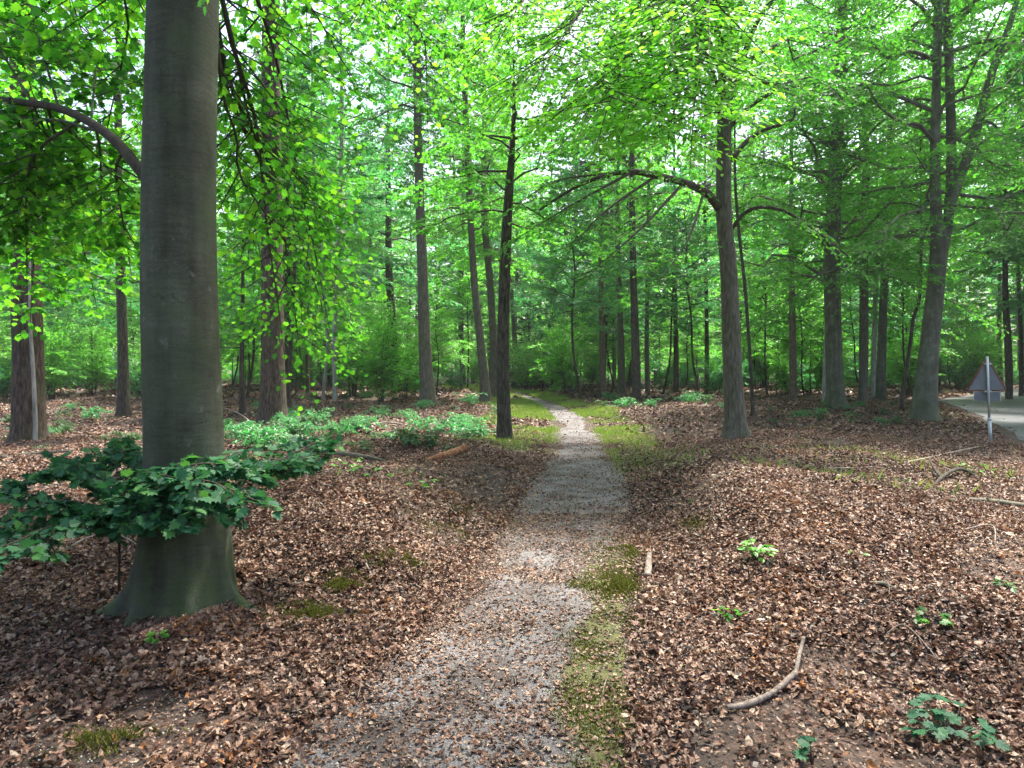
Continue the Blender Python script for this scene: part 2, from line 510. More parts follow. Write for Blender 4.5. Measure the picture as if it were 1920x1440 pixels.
def bark_mat(name, kind):
    m, nt, out = new_mat(name)
    tc = nd(nt, "ShaderNodeTexCoord"); v = tc.outputs["Object"]
    if kind in ('beech', 'greybeech'):
        fine = noise(nt, mapping(nt, v, (4, 4, 22)), 2.0, 7, .65)
        grain = noise(nt, mapping(nt, v, (1, 1, 1.8)), 95, 6, .75)
        vert = noise(nt, mapping(nt, v, (7, 7, .7)), 1.3, 4)
        blot = noise(nt, v, 2.6, 5)
        c = ramp(nt, [(.3, (.043, .049, .034)), (.55, (.076, .084, .060)), (.75, (.12, .128, .098))] if name.startswith('beech') else [(.3, (.085, .085, .066)), (.55, (.15, .15, .122)), (.75, (.22, .22, .185))], blot)
        c = mixc(nt, c, ramp(nt, [(.34, (.74, .74, .72)), (.6, (1.06, 1.06, 1.06))], fine), 1.0, 'MULTIPLY')
        c = mixc(nt, c, ramp(nt, [(.34, (.62,) * 3), (.66, (1.22,) * 3)], grain), 1.0, 'MULTIPLY')
        c = mixc(nt, c, ramp(nt, [(.33, (.66, .64, .55)), (.62, (1.05, 1.05, 1.03))], vert), 1.0, 'MULTIPLY')
        c = mixc(nt, c, (.058, .082, .034), ramp(nt, [(.46, (0,) * 3), (.70, (.6,) * 3)], noise(nt, v, 3.4, 5)))
        c = mixc(nt, c, (.21, .215, .19), ramp(nt, [(.64, (0,) * 3), (.76, (.45,) * 3)], noise(nt, v, 9, 5)))
        sc = ramp(nt, [(.70, (0,) * 3), (.74, (.7,) * 3)], noise(nt, mapping(nt, v, (2.0, 2.0, 17)), 2.2, 3, .5))
        c = mixc(nt, c, (.026, .024, .018), sc)
        vo = nd(nt, "ShaderNodeTexVoronoi", feature='DISTANCE_TO_EDGE'); vo.inputs["Scale"].default_value = 1.6
        wv = nd(nt, "ShaderNodeVectorMath", operation='ADD'); nt.links.new(mapping(nt, v, (1, 1, 1.9)), wv.inputs[0])
        nz = nd(nt, "ShaderNodeTexNoise"); nz.inputs["Scale"].default_value = 5; nt.links.new(v, nz.inputs["Vector"]); nt.links.new(nz.outputs["Color"], wv.inputs[1])
        nt.links.new(wv.outputs[0], vo.inputs["Vector"])
        crk = ramp(nt, [(.006, (.55,) * 3), (.02, (0,) * 3)], vo.outputs["Distance"])
        c = mixc(nt, c, (.03, .028, .02), math_n(nt, 'MULTIPLY', crk, ramp(nt, [(.5, (0,) * 3), (.6, (1,) * 3)], noise(nt, v, 1.7, 3))))
        c = mixc(nt, c, (.17, .18, .155), math_n(nt, 'MULTIPLY', ramp(nt, [(.60, (0,) * 3), (.66, (.5,) * 3)], noise(nt, v, 30, 5, .7)), ramp(nt, [(.5, (0,) * 3), (.66, (1,) * 3)], noise(nt, v, 2.3, 3))))
        sp = nd(nt, "ShaderNodeSeparateXYZ"); nt.links.new(v, sp.inputs[0])
        low = ramp(nt, [(0, (1,) * 3), (.9, (0,) * 3)], math_n(nt, 'MULTIPLY', sp.outputs[2], .9))
        c = mixc(nt, c, (.05, .075, .024), math_n(nt, 'MULTIPLY', low, ramp(nt, [(.42, (0,) * 3), (.6, (.85,) * 3)], noise(nt, v, 9, 6, .65))))
        h = math_n(nt, 'ADD', math_n(nt, 'ADD', math_n(nt, 'MULTIPLY', fine, .3), math_n(nt, 'MULTIPLY', grain, .4)), math_n(nt, 'MULTIPLY', blot, 1.2))
        principled(nt, out, c, .78, .25, bump(nt, h, .5, .014))
    else:
        ridge = noise(nt, mapping(nt, v, (1, 1, .2)), 22 if kind != 'pale' else 10, 7, .68)
        blot = noise(nt, v, 2.2, 4)
        cs = {'rough': [(.34, (.022, .017, .014)), (.5, (.07, .052, .042)), (.68, (.15, .115, .093))],
              'dark': [(.34, (.02, .017, .014)), (.5, (.06, .05, .04)), (.68, (.13, .115, .095))],
              'brown': [(.3, (.045, .041, .031)), (.5, (.105, .096, .075)), (.7, (.19, .175, .14))],
              'pine': [(.3, (.06, .042, .034)), (.5, (.15, .105, .082)), (.7, (.26, .19, .155))],
              'pale': [(.3, (.12, .115, .1)), (.5, (.27, .26, .24)), (.7, (.45, .44, .41))],
              'twig': [(.3, (.025, .021, .017)), (.7, (.08, .066, .05))],
              'dead': [(.3, (.07, .056, .046)), (.5, (.19, .155, .13)), (.7, (.34, .29, .25))],
              'rot': [(.3, (.07, .03, .016)), (.5, (.22, .10, .05)), (.7, (.42, .23, .13))]}[kind]
        c = ramp(nt, cs, ridge)
        if kind in ('rough', 'dark', 'brown'):
            c = mixc(nt, c, (.06, .085, .03), ramp(nt, [(.5, (0,) * 3), (.75, (.55,) * 3)], blot))
        principled(nt, out, c, .85, .2, bump(nt, ridge, .9, .03 if kind in ('rough', 'pine', 'dark') else .012))
    return m


for k in ('beech', 'greybeech', 'rough', 'dark', 'brown', 'pine', 'pale', 'twig', 'dead', 'rot'):
    M['b_' + k] = bark_mat(k + "_bark", k)


def plain_mat(name, stops, scale, rough, spec, metal=0.0):
    m, nt, out = new_mat(name)
    tc = nd(nt, "ShaderNodeTexCoord")
    principled(nt, out, ramp(nt, stops, noise(nt, tc.outputs["Object"], scale, 5)), rough, spec, None, metal)
    return m


M['zinc'] = plain_mat("galvanised_steel", [(.3, (.34, .37, .38)), (.7, (.52, .55, .56))], 9, .45, .5, .35)
M['signback'] = plain_mat("grey_sign_back", [(.3, (.085, .10, .112)), (.7, (.13, .15, .165))], 4, .5, .4)
M['signred'] = plain_mat("red_sign_edge", [(.3, (.12, .035, .022)), (.7, (.2, .06, .035))], 12, .5, .4)
M['signedge'] = plain_mat("pale_sign_edge", [(.3, (.5, .53, .5)), (.7, (.66, .68, .64))], 12, .5, .4)
M['stone'] = plain_mat("pale_grit", [(.3, (.3, .28, .27)), (.7, (.62, .6, .58))], 20, .7, .3)


# ------------------------------------------------------------------ objects
def tag(o, label=None, cat=None, group=None, kind=None):
    for k, v in (("label", label), ("category", cat), ("group", group), ("kind", kind)):
        if v:
            o[k] = v
    return o


def link(name, me, parent=None):
    o = bpy.data.objects.new(name, me)
    COL.objects.link(o)
    if parent is not None:
        o.parent = parent
    return o


def empty(name, loc, rz=0.0, scale=1.0):
    o = bpy.data.objects.new(name, None)
    COL.objects.link(o)
    o.empty_display_size = .3
    o.location = loc; o.rotation_euler = (0, 0, rz); o.scale = (scale,) * 3
    return o


def copy_tree(root, loc, rz, scale):
    r = root.copy(); COL.objects.link(r)
    r.location = loc; r.rotation_euler = (0, 0, rz); r.scale = (scale,) * 3
    for ch in root.children:
        c = ch.copy(); COL.objects.link(c); c.parent = r
    return r


# ---- ground, path, road
def axis(lo, hi, fine_lo, fine_hi, step, grow):
    a = list(np.arange(fine_lo, fine_hi, step)); s = step
    while a[-1] < hi:
        s *= grow; a.append(a[-1] + s)
    s = step; b = []
    x = fine_lo
    while x > lo:
        s *= grow; x -= s; b.append(x)
    return np.array(b[::-1] + a)


def verge(x, y):
    """Where grass grows along the far path."""
    s = (x - path_x(y))
    w = fbm(x * .8, y * .8, 21)
    a = smooth(8.5, 13, y) * (1 - smooth(60, 75, y))
    lo, hi = 0.35, .95 + .7 * w
    right = smooth(lo, lo + .35, s) * (1 - smooth(hi, hi + .7, s))
    left = smooth(.3, .7, -s) * (1 - smooth(1.3 + w, 2.4 + w, -s)) * smooth(12, 15, y)
    return a * np.maximum(right, left) * smooth(.28, .55, w)


XA = axis(-420, 420, -9, 14, .13, 1.09)
YA = axis(-30, 620, 1.5, 26, .14, 1.07)
gx, gy = np.meshgrid(XA, YA)
V = np.stack([gx, gy, gz(gx, gy)], -1).reshape(-1, 3)
nx, ny = len(XA), len(YA)
ii, jj = np.meshgrid(np.arange(nx - 1), np.arange(ny - 1))
b0 = (jj * nx + ii).ravel()
me = mesh("ground", V, np.stack([b0, b0 + 1, b0 + nx + 1, b0 + nx], -1), M['ground'], None, True)
gat = me.attributes.new("green", 'FLOAT', 'POINT')
rs = road_s(V[:, 0], V[:, 1])
gat.data.foreach_set("value", np.maximum(verge(V[:, 0], V[:, 1]) * .55, smooth(4.0, 4.4, rs) * (1 - smooth(7, 10, rs))).astype(np.float32))
tag(link("ground", me), kind='structure')

ys = np.concatenate([np.arange(.6, 30, .09), np.arange(30, 80, .5)])
us = np.linspace(-1, 1, 15)
py_, pu_ = np.meshgrid(ys, us, indexing='ij')
hw = .66 + .09 * np.sin(py_ * .9) + (fbm(py_ * 1.4, np.sign(pu_) * 5 + 9, 31) - .5) * .5 * np.abs(pu_) - .26 * smooth(9, 15, py_)
dx = np.gradient(path_x(ys), ys)[:, None]
px_ = path_x(py_) + pu_ * hw * np.sqrt(1 + dx ** 2)
V = np.stack([px_, py_, gz(px_, py_) + .006], -1).reshape(-1, 3)
nu = len(us)
ii, jj = np.meshgrid(np.arange(nu - 1), np.arange(len(ys) - 1))
b0 = (jj * nu + ii).ravel()
me = mesh("footpath", V, np.stack([b0, b0 + 1, b0 + nu + 1, b0 + nu], -1), M['path'], None, True)


def moss_amount(x, y):
    """Moss on the right-hand half of the near path."""
    s = x - path_x(y)
    edge = .16 + .25 * (fbm(x * 2.1, y * 2.1, 41) - .5) * 2
    return smooth(edge, edge + .28, s) * (1 - smooth(.62, .85, s)) * smooth(1.2, 1.8, y) * (1 - smooth(5.2, 6.6, y))


pat = me.attributes.new("green", 'FLOAT', 'POINT')
pat.data.foreach_set("value", np.clip(moss_amount(V[:, 0], V[:, 1]) * 1.1 + .0, 0, 1).astype(np.float32))
tag(link("footpath", me), kind='structure')

ry = np.concatenate([np.arange(-40, 60, .8)])
ru = np.linspace(0, 1, 9)
yy, uu = np.meshgrid(ry, ru, indexing='ij')
ex = np.interp(yy, [-40, 0, 8.5, 15.2, 22, 28, 34, 60], [-14, 5.2, 7.9, 11.4, 15.2, 18.3, 21.2, 46.0])
wob = (fbm(yy * .8, uu * 0 + 3, 51) - .5) * .4 * (uu == 0)
xx = ex + wob + uu * 4.4 / .88
V = np.stack([xx, yy, gz(xx, yy) + .012 + .05 * (1 - (2 * uu - 1) ** 2)], -1).reshape(-1, 3)
nu = len(ru)
ii, jj = np.meshgrid(np.arange(nu - 1), np.arange(len(ry) - 1))
b0 = (jj * nu + ii).ravel()
tag(link("road", mesh("road", V, np.stack([b0, b0 + 1, b0 + nu + 1, b0 + nu], -1), M['road'], None, True)), kind='structure')


# ---- leaf litter
def path_cover(x, y):
    """How thickly dry leaves lie here, 0 to 1."""
    s = np.abs(x - path_x(y) + .03)
    n = fbm(x * 1.9, y * 1.9, 61)
    on = (.17 + .16 * (1 - smooth(3.2, 5.5, y)) + .40 * smooth(.42, .68, n)) * (1 - .6 * smooth(11, 17, y))
    base = on + (1 - on) * smooth(.15 + .40 * n, .66 + .40 * n, s)
    base = np.where(y > 14, base * (1 - .6 * verge(x, y)), base)
    base = base * (1 - .60 * moss_amount(x, y))
    bare = np.clip(smooth(.56, .70, fbm(x * .8 + 3, y * .8, 71)) * .85 * smooth(.5, 1.0, s) + 1.5 * np.exp(-((x + 1.6) ** 2 / .5 + (y - 3.1) ** 2 / .3)) * smooth(.38, .58, fbm(x * 4, y * 4, 73)) + 1.2 * np.exp(-((x - 1.35) ** 2 / .25 + (y - 3.7) ** 2 / .5)) * smooth(.4, .6, fbm(x * 4, y * 4, 74)), 0, .93)          # bare soil showing through
    ru = road_s(x, y)
    return base * (1 - bare) * np.where(ru > -.3, .02, 1.0)


def litter_templates(r, n):
    out = []
    for i in range(n):
        fold, curl, w = r.uniform(-.1, .5), r.normal(0, .75), r.uniform(.17, .32)
        xs = np.array([0, .3, .7, 1.0]); ws = np.array([0, w, w * .85, 0])
        tw = r.normal(0, .3)
        rows = []
        for x_, w_ in zip(xs, ws):
            zc = curl * (x_ - .5) ** 2 + r.normal(0, .03)
            if w_ == 0:
                rows.append([(x_, 0, zc)])
            else:
                rows.append([(x_, w_, zc + fold * w_ * 1.6 + tw * (x_ - .4) * w_ + r.normal(0, .06)), (x_, 0, zc), (x_, -w_, zc + fold * w_ * 1.6 - tw * (x_ - .4) * w_ + r.normal(0, .06))])
        Vt = np.array([p for rw in rows for p in rw]); Vt[:, 0] -= .5
        Tt = np.array([[0, 2, 1], [0, 3, 2], [1, 2, 5], [1, 5, 4], [2, 3, 6], [2, 6, 5], [4, 5, 7], [5, 6, 7]])
        out.append((Vt, Tt))
    for i in range(n // 2):                                              # lobed, crinkled leaves
        V0, T0 = LEAF['lobed']
        Vt = V0.copy(); Vt[:, 0] -= .4
        c1, c2 = r.normal(0, .6, 2)
        Vt[:, 2] = c1 * Vt[:, 0] ** 2 + c2 * Vt[:, 1] ** 2 + .25 * Vt[:, 0] * Vt[:, 1] + r.normal(0, .06, len(Vt))
        out.append((Vt, T0))
    return out


LT = litter_templates(rng, 14)


def scatter_litter(geo, n, y0, y1, size, lobed_p, xpad=1.2, zs=.022, tilt=.42):
    y = np.sqrt(rng.uniform(y0 ** 2, y1 ** 2, n))
    x = rng.uniform(-1, 1, n) * (.82 * y + xpad)
    keep = rng.uniform(0, 1, n) < path_cover(x, y)
    x, y = x[keep], y[keep]; n = len(x)
    s = np.abs(x - path_x(y))
    small = np.where((s < .65), .62, 1.0)
    L = size * np.minimum(rng.lognormal(0, .36, n), 1.9) * small
    z = gz(x, y) + .008 + rng.uniform(0, zs, n) * smooth(.4, .9, s) + .004
    az = rng.uniform(0, 2 * pi, n)
    t = rng.normal(0, tilt, (n, 2)) * np.where(s < .6, .5, 1.0)[:, None]
    Nn = norm(np.stack([t[:, 0], t[:, 1], np.ones(n)], -1))
    D = np.stack([np.cos(az), np.sin(az), np.zeros(n)], -1)
    D = norm(D - Nn * np.sum(D * Nn, 1, keepdims=True)); S = np.cross(Nn, D)
    lob = rng.uniform(0, 1, n) < lobed_p
    idx = np.where(lob, rng.integers(14, len(LT), n), rng.integers(0, 14, n))
    for k, (Vt, Tt) in enumerate(LT):
        q = np.where(idx == k)[0]
        if not len(q):
            continue
        l = L[q][:, None, None]
        W = np.stack([x[q], y[q], z[q]], -1)[:, None] + l * (Vt[None, :, 0, None] * D[q][:, None] + Vt[None, :, 1, None] * S[q][:, None] + Vt[None, :, 2, None] * Nn[q][:, None])
        geo.add(W.reshape(-1, 3), (np.arange(len(q))[:, None, None] * len(Vt) + Tt[None]).reshape(-1, 3))


lg = Geo()
scatter_litter(lg, 380000, 1.6, 7.5, .035, .10, tilt=.62)
scatter_litter(lg, 360000, 7.5, 16, .042, .02, tilt=.6)
scatter_litter(lg, 150000, 16, 34, .085, .0, 3, tilt=.5)
scatter_litter(lg, 22000, 34, 60, .30, .0, 3, .05)
n = 110000                                                             # crumbled leaf fragments everywhere
y = np.sqrt(rng.uniform(1.6 ** 2, 8 ** 2, n)); x = rng.uniform(-1, 1, n) * (.82 * y + 1)
k = rng.uniform(0, 1, n) < np.where(np.abs(x - path_x(y)) < .55, .35, .9) * (1 - .6 * moss_amount(x, y)); x, y = x[k], y[k]; n = len(x)
az = rng.uniform(0, 2 * pi, n)
lg.add(*leaf_arrays(np.stack([x, y, gz(x, y) + .009], -1), np.stack([np.cos(az), np.sin(az), rng.normal(0, .25, n)], -1), norm(UP + rng.normal(0, .35, (n, 3))), rng.uniform(.008, .024, n), 'diamond'))
n = 2600                                                               # leaves drifted against the big beech's foot
az = rng.uniform(0, 2 * pi, n); rr_ = .34 + rng.exponential(.10, n)
for q in range(2):
    xx_, yy_ = -2.07 + rr_ * np.cos(az), 4.42 + rr_ * np.sin(az)
    zz_ = gz(xx_, yy_) + .01 + rng.uniform(0, .06, n) * np.exp(-(rr_ - .34) / .10)
    k = np.arange(n) % 14
    for j_ in range(14):
        qq = np.where(k == j_)[0]; Vt, Tt = LT[j_]
        Nn = norm(np.stack([np.cos(az[qq]) * .6, np.sin(az[qq]) * .6, np.ones(len(qq))], -1) + rng.normal(0, .4, (len(qq), 3)))
        a2 = rng.uniform(0, 2 * pi, len(qq)); D = np.stack([np.cos(a2), np.sin(a2), 0 * a2], -1); D = norm(D - Nn * np.sum(D * Nn, 1, keepdims=True)); S = np.cross(Nn, D)
        l = .045 * rng.lognormal(0, .3, len(qq))[:, None, None]
        W = np.stack([xx_[qq], yy_[qq], zz_[qq]], -1)[:, None] + l * (Vt[None, :, 0, None] * D[:, None] + Vt[None, :, 1, None] * S[:, None] + Vt[None, :, 2, None] * Nn[:, None])
        lg.add(W.reshape(-1, 3), (np.arange(len(qq))[:, None, None] * len(Vt) + Tt[None]).reshape(-1, 3))
    az = rng.uniform(0, 2 * pi, n)
tag(link("leaf_litter", lg.build("leaf_litter", M['litter'], smooth_shade=False)), "thick carpet of dry brown beech leaves over the forest floor", "leaf litter", kind='stuff')


tw = Geo()
n = 2600
y = np.sqrt(rng.uniform(1.7 ** 2, 13 ** 2, n)); x = rng.uniform(-1, 1, n) * (.82 * y + .8)
k = (rng.uniform(0, 1, n) < path_cover(x, y)) & (fbm(x * .8, y * .8, 77) > .45)
x, y = x[k], y[k]; n = len(x)
az = rng.uniform(0, 2 * pi, n); L = rng.lognormal(-2.0, .5, n)
a = np.stack([x, y, gz(x, y) + rng.uniform(.012, .03, n)], -1)
m_ = a + np.stack([np.cos(az) * L * .5, np.sin(az) * L * .5, rng.uniform(-.005, .02, n)], -1)
az2 = az + rng.normal(0, .35, n)
e = m_ + np.stack([np.cos(az2) * L * .5, np.sin(az2) * L * .5, rng.uniform(-.03, .01, n)], -1)
th_ = rng.uniform(.0012, .0036, n)
tw.add(*prisms(a, m_, th_, th_ * .9)); tw.add(*prisms(m_, e, th_ * .9, th_ * .5))
tag(link("twig_litter", tw.build("twig_litter", M['b_dead'])), "fine broken twigs strewn over the dry leaves", "twig litter", kind='stuff')


# ---- moss and grass
def blades(x, y, z, h, w, r, lean=.5):
    n = len(x)
    az = r.uniform(0, 2 * pi, n)
    a = np.stack([np.cos(az), np.sin(az), np.zeros(n)], -1) * (w * .5)[:, None]
    b = np.stack([x, y, z], -1)
    tip = b + np.stack([r.normal(0, lean, n) * h, r.normal(0, lean, n) * h, h], -1)
    V = np.stack([b - a, b + a, tip], 1).reshape(-1, 3)
    return V, np.arange(n * 3).reshape(-1, 3)


mg = Geo()
n = 150000
y = np.sqrt(rng.uniform(1.5 ** 2, 6.6 ** 2, n)); x = path_x(y) + rng.uniform(-.1, 1.0, n)
k = rng.uniform(0, 1, n) < moss_amount(x, y) * smooth(.30, .62, fbm(x * 5, y * 5, 81)) * .85
x, y = x[k], y[k]
mg.add(*blades(x, y, gz(x, y) + .004, rng.uniform(.006, .016, len(x)), rng.uniform(.006, .012, len(x)), rng))
for (px, py, rx, ry_, cnt) in [(585, 1155, .17, .11, 16000), (640, 1108, .14, .11, 13000), (668, 1080, .10, .10, 7000), (755, 1050, .14, .13, 11000), (700, 1060, .1, .1, 5000),
                               (1300, 985, .16, .30, 3500), (1175, 1035, .14, .2, 2500), (200, 1395, .16, .07, 900), (1160, 1100, .12, .14, 2500), (900, 965, .3, .4, 1800), (850, 1000, .3, .3, 1500)]:
    c = G(px, py)
    x = c[0] + rng.normal(0, rx * .95, cnt); y = c[1] + rng.normal(0, ry_ * .95, cnt)
    k = rng.uniform(0, 1, cnt) < smooth(.38, .6, fbm(x * 9, y * 9, 83))
    x, y = x[k], y[k]
    hump = .022 * np.exp(-(((x - c[0]) / rx) ** 2 + ((y - c[1]) / ry_) ** 2))
    mg.add(*blades(x, y, gz(x, y) + .004 + hump, rng.uniform(.012, .035, len(x)), rng.uniform(.006, .014, len(x)), rng))
tag(link("moss", mg.build("moss", M['moss'], smooth_shade=False)), "yellow-green moss on the path edge and beside it", "moss", kind='stuff')

gg = Geo()
n = 260000
y = rng.uniform(8.5, 62, n); x = path_x(y) + rng.uniform(-3.4, 3.4, n)
k = rng.uniform(0, 1, n) < verge(x, y)
x, y = x[k], y[k]
sc_ = 1 + (y - 8) / 26
gg.add(*blades(x, y, gz(x, y), rng.uniform(.03, .085, len(x)) * sc_, .012 * sc_, rng, .45))
n = 26000                                                              # far verge of the road
y = rng.uniform(14, 58, n); ex = np.interp(y, [-40, 0, 8.5, 15.2, 22, 28, 34, 60], [-14, 5.2, 7.9, 11.4, 15.2, 18.3, 21.2, 46.0])
x = ex + 5.1 + rng.uniform(0, 4.5, n)
gg.add(*blades(x, y, gz(x, y), rng.uniform(.08, .22, n), rng.uniform(.03, .06, n), rng, .4))
n = 13000                                                              # thin scattered grass among the leaves
y = rng.uniform(7, 30, n); x = rng.uniform(-1, 1, n) * .8 * y
k = (rng.uniform(0, 1, n) < smooth(.55, .75, fbm(x * .5, y * .5, 91))) & (road_s(x, y) < -.4) & (np.abs(x - path_x(y)) > .8)
x, y = x[k], y[k]
gg.add(*blades(x, y, gz(x, y), rng.uniform(.05, .16, len(x)), rng.uniform(.012, .03, len(x)), rng, .6))
tag(link("grass", gg.build("grass", M['grass'], smooth_shade=False)), "short yellow-green grass along the path bend and road verge", "grass", kind='stuff')

st = Geo()
n = 4200
y = np.sqrt(rng.uniform(1.8 ** 2, 6 ** 2, n)); x = rng.uniform(-1, 1, n) * .8 * y
k = (np.abs(x - path_x(y)) < .6) | (np.hypot(x + 1.6, y - 3.1) < .6) | (np.hypot(x - 1.35, y - 3.7) < .5)
x, y = x[k], y[k]; n = len(x)
o8 = np.array([[1, 0, 0], [0, 1, 0], [-1, 0, 0], [0, -1, 0], [0, 0, .8], [0, 0, -.8]])
f8 = np.array([[0, 1, 4], [1, 2, 4], [2, 3, 4], [3, 0, 4], [1, 0, 5], [2, 1, 5], [3, 2, 5], [0, 3, 5]])
W = np.stack([x, y, gz(x, y) + .009], -1)[:, None] + o8[None] * rng.uniform(.002, .0065, (n, 1, 1)) * rng.uniform(.6, 1.4, (n, 6, 1))
st.add(W.reshape(-1, 3), (np.arange(n)[:, None, None] * 6 + f8[None]).reshape(-1, 3))
tag(link("grit", st.build("grit", M['stone'], smooth_shade=False)), "small pale stones of grit lying on the path", "gravel", kind='stuff')


# ------------------------------------------------------------------ trees
def radial_branches(r, axis_at, z0, H, n, Lmax, low=.75, el0=4, el1=52, sag=.16, peak=.35, azim=None):
    out = []
    az0 = r.uniform(0, 6.28)
    for i in range(n):
        t = (i + r.uniform(.1, .9)) / n
        z = z0 + (H - z0) * t
        prof = low + (1 - low) * t / peak if t < peak else 1 - .82 * (t - peak) / (1 - peak)
        L = max(.5, Lmax * prof * r.uniform(.7, 1.15))
        az = az0 + i * 2.39996 + r.normal(0, .3)
        if azim is not None:
            az = azim[0] + r.normal(0, azim[1])
        el = radians(el0 + (el1 - el0) * t + r.normal(0, 13))
        d = np.array([cos(az) * cos(el), sin(az) * cos(el), sin(el)])
        u = np.linspace(0, 1, 7)[:, None]
        side = np.array([-sin(az), cos(az), 0]) * r.normal(0, .1) * L
        p = axis_at(z) + d * L * u + side * u ** 2 + UP * (-sag * L * u ** 2 * (1 - .6 * t))
        p[1:-1] += r.normal(0, .03 * L, (5, 3))
        out.append(p)
    return out


def axis_fn(pts):
    pts = np.asarray(pts)
    return lambda z: np.array([np.interp(z, pts[:, 2], pts[:, 0]), np.interp(z, pts[:, 2], pts[:, 1]), z])


def branch_wood(wood, branches, k=.012, rmin=.008, sides=5):
    for p in branches:
        L = np.linalg.norm(np.diff(p, axis=0), axis=1).sum()
        wood.add(*tube(p, np.linspace(max(k * L, rmin), .006, len(p)), sides, cap=False))


def trunk_geo(pts, rad, sides=14, seed=0, flare=.55, fz=.25, wob=.03):
    pts = np.asarray(pts, float)
    n = 26
    P2 = catmull(pts, n); z0 = pts[0, 2]
    R2 = np.interp(P2[:, 2], pts[:, 2], rad) * (1 + flare * np.exp(-(P2[:, 2] - z0) / fz))
    # extra rings near the foot
    foot = np.array([-.12, 0, .05, .12, .22, .35, .55])
    fp = np.stack([np.interp(z0 + foot, P2[:, 2], P2[:, 0]), np.interp(z0 + foot, P2[:, 2], P2[:, 1]), z0 + foot], -1)
    fr = np.interp(z0 + foot, pts[:, 2], rad) * (1 + flare * np.exp(-np.maximum(foot, 0) / fz))
    m = P2[:, 2] > z0 + .7
    P2 = np.vstack([fp, P2[m]]); R2 = np.concatenate([fr, R2[m]])
    r = np.random.default_rng(seed); ph = r.uniform(0, 6.28); nlob = r.integers(4, 7)
    w = np.exp(-np.maximum(P2[:, 2] - z0, 0) / fz)[:, None]

    def shape(th, k):
        return 1 + .22 * w * np.sin(th * nlob + ph) + .05 * np.sin(th * 2 + ph * 2 + k * .25)
    return tube(P2, R2, sides, wob, seed, True, shape)


def make_tree(name, label, base, pts, rad, H, bark, leafm, crown=None, limbs=(), extra=(), seed=1, group=None, cat="tree", fol=None, sides=14, flare=.5, stems=(), lean=(0, 0), limb_fol=None, limb_bark=None):
    """A traced tree: trunk (with its fine branches), big limbs and a leafy crown."""
    r = np.random.default_rng(seed)
    pts = [np.asarray(p, float) for p in pts]; rad = list(rad)
    if H > pts[-1][2] + 1:
        last = pts[-1]
        pts.append(np.array([last[0] + lean[0] * .5, last[1] + lean[1] * .5, (last[2] + H) / 2])); rad.append(rad[-1] * .6)
        pts.append(np.array([last[0] + lean[0], last[1] + lean[1], H])); rad.append(.03)
    root = empty(name, base)
    tag(root, label, cat, group)
    wood, leaves = Geo(), Geo()
    wood.add(*trunk_geo(pts, rad, sides, seed, flare))
    for sp, sr in stems:
        sp = catmull(sp, 16)
        wood.add(*tube(sp, np.interp(np.linspace(0, 1, 16), np.linspace(0, 1, len(sr)), sr), 10, .03, seed))
    f = dict(leaf=.09, step=.34, ns=5, nl=6); f.update(fol or {})
    if crown:
        br = radial_branches(r, axis_fn(pts), **crown)
        branch_wood(wood, br)
        foliage(wood, leaves, br, r, **f)
    if len(extra):
        ex_ = [catmull(e, 9) for e in extra]
        branch_wood(wood, ex_, .012)
        g = dict(f); g.update(limb_fol or {})
        foliage(wood, leaves, ex_, r, **g)
    link("trunk", wood.build("trunk", M[bark], base), root)
    lb = []
    for lp, lr in limbs:
        lp = catmull(lp, 14); lb.append(lp)
        lgeo = Geo(); lgeo.add(*tube(lp, np.interp(np.linspace(0, 1, 14), np.linspace(0, 1, len(lr)), lr), 8, .05, seed))
        link("limb", lgeo.build("limb", M[limb_bark or bark], base), root)
    if lb:
        g = dict(f); g.update(limb_fol or {}); g['t0'] = .25
        foliage(wood, leaves, lb, r, **g)
    if leaves.n:
        link("crown", leaves.build("crown", M[leafm], base, False), root)
    return root


def px_tree(name, label, base, d, trace, H, bark, leafm, seed, **kw):
    """Trace a trunk: base pixel, distance, then (px, py, width_px) rows."""
    b = P(base[0], base[1], d); b[2] = float(gz(b[0], b[1]))
    trace = [(px, py, w * .83) for px, py, w in trace]
    pts, rad = [b], [trace[0][2] / F * d * .5]
    for (px, py, w) in trace:
        pts.append(P(px, py, d)); rad.append(w / F * d * .5)
    return make_tree(name, label, b, pts, rad, H, bark, leafm, seed=seed, **kw)


# ---- 1. the big beech at the front left
b1 = np.array([-2.07, 4.42, 0.0]); b1[2] = float(gz(b1[0], b1[1])) - .01


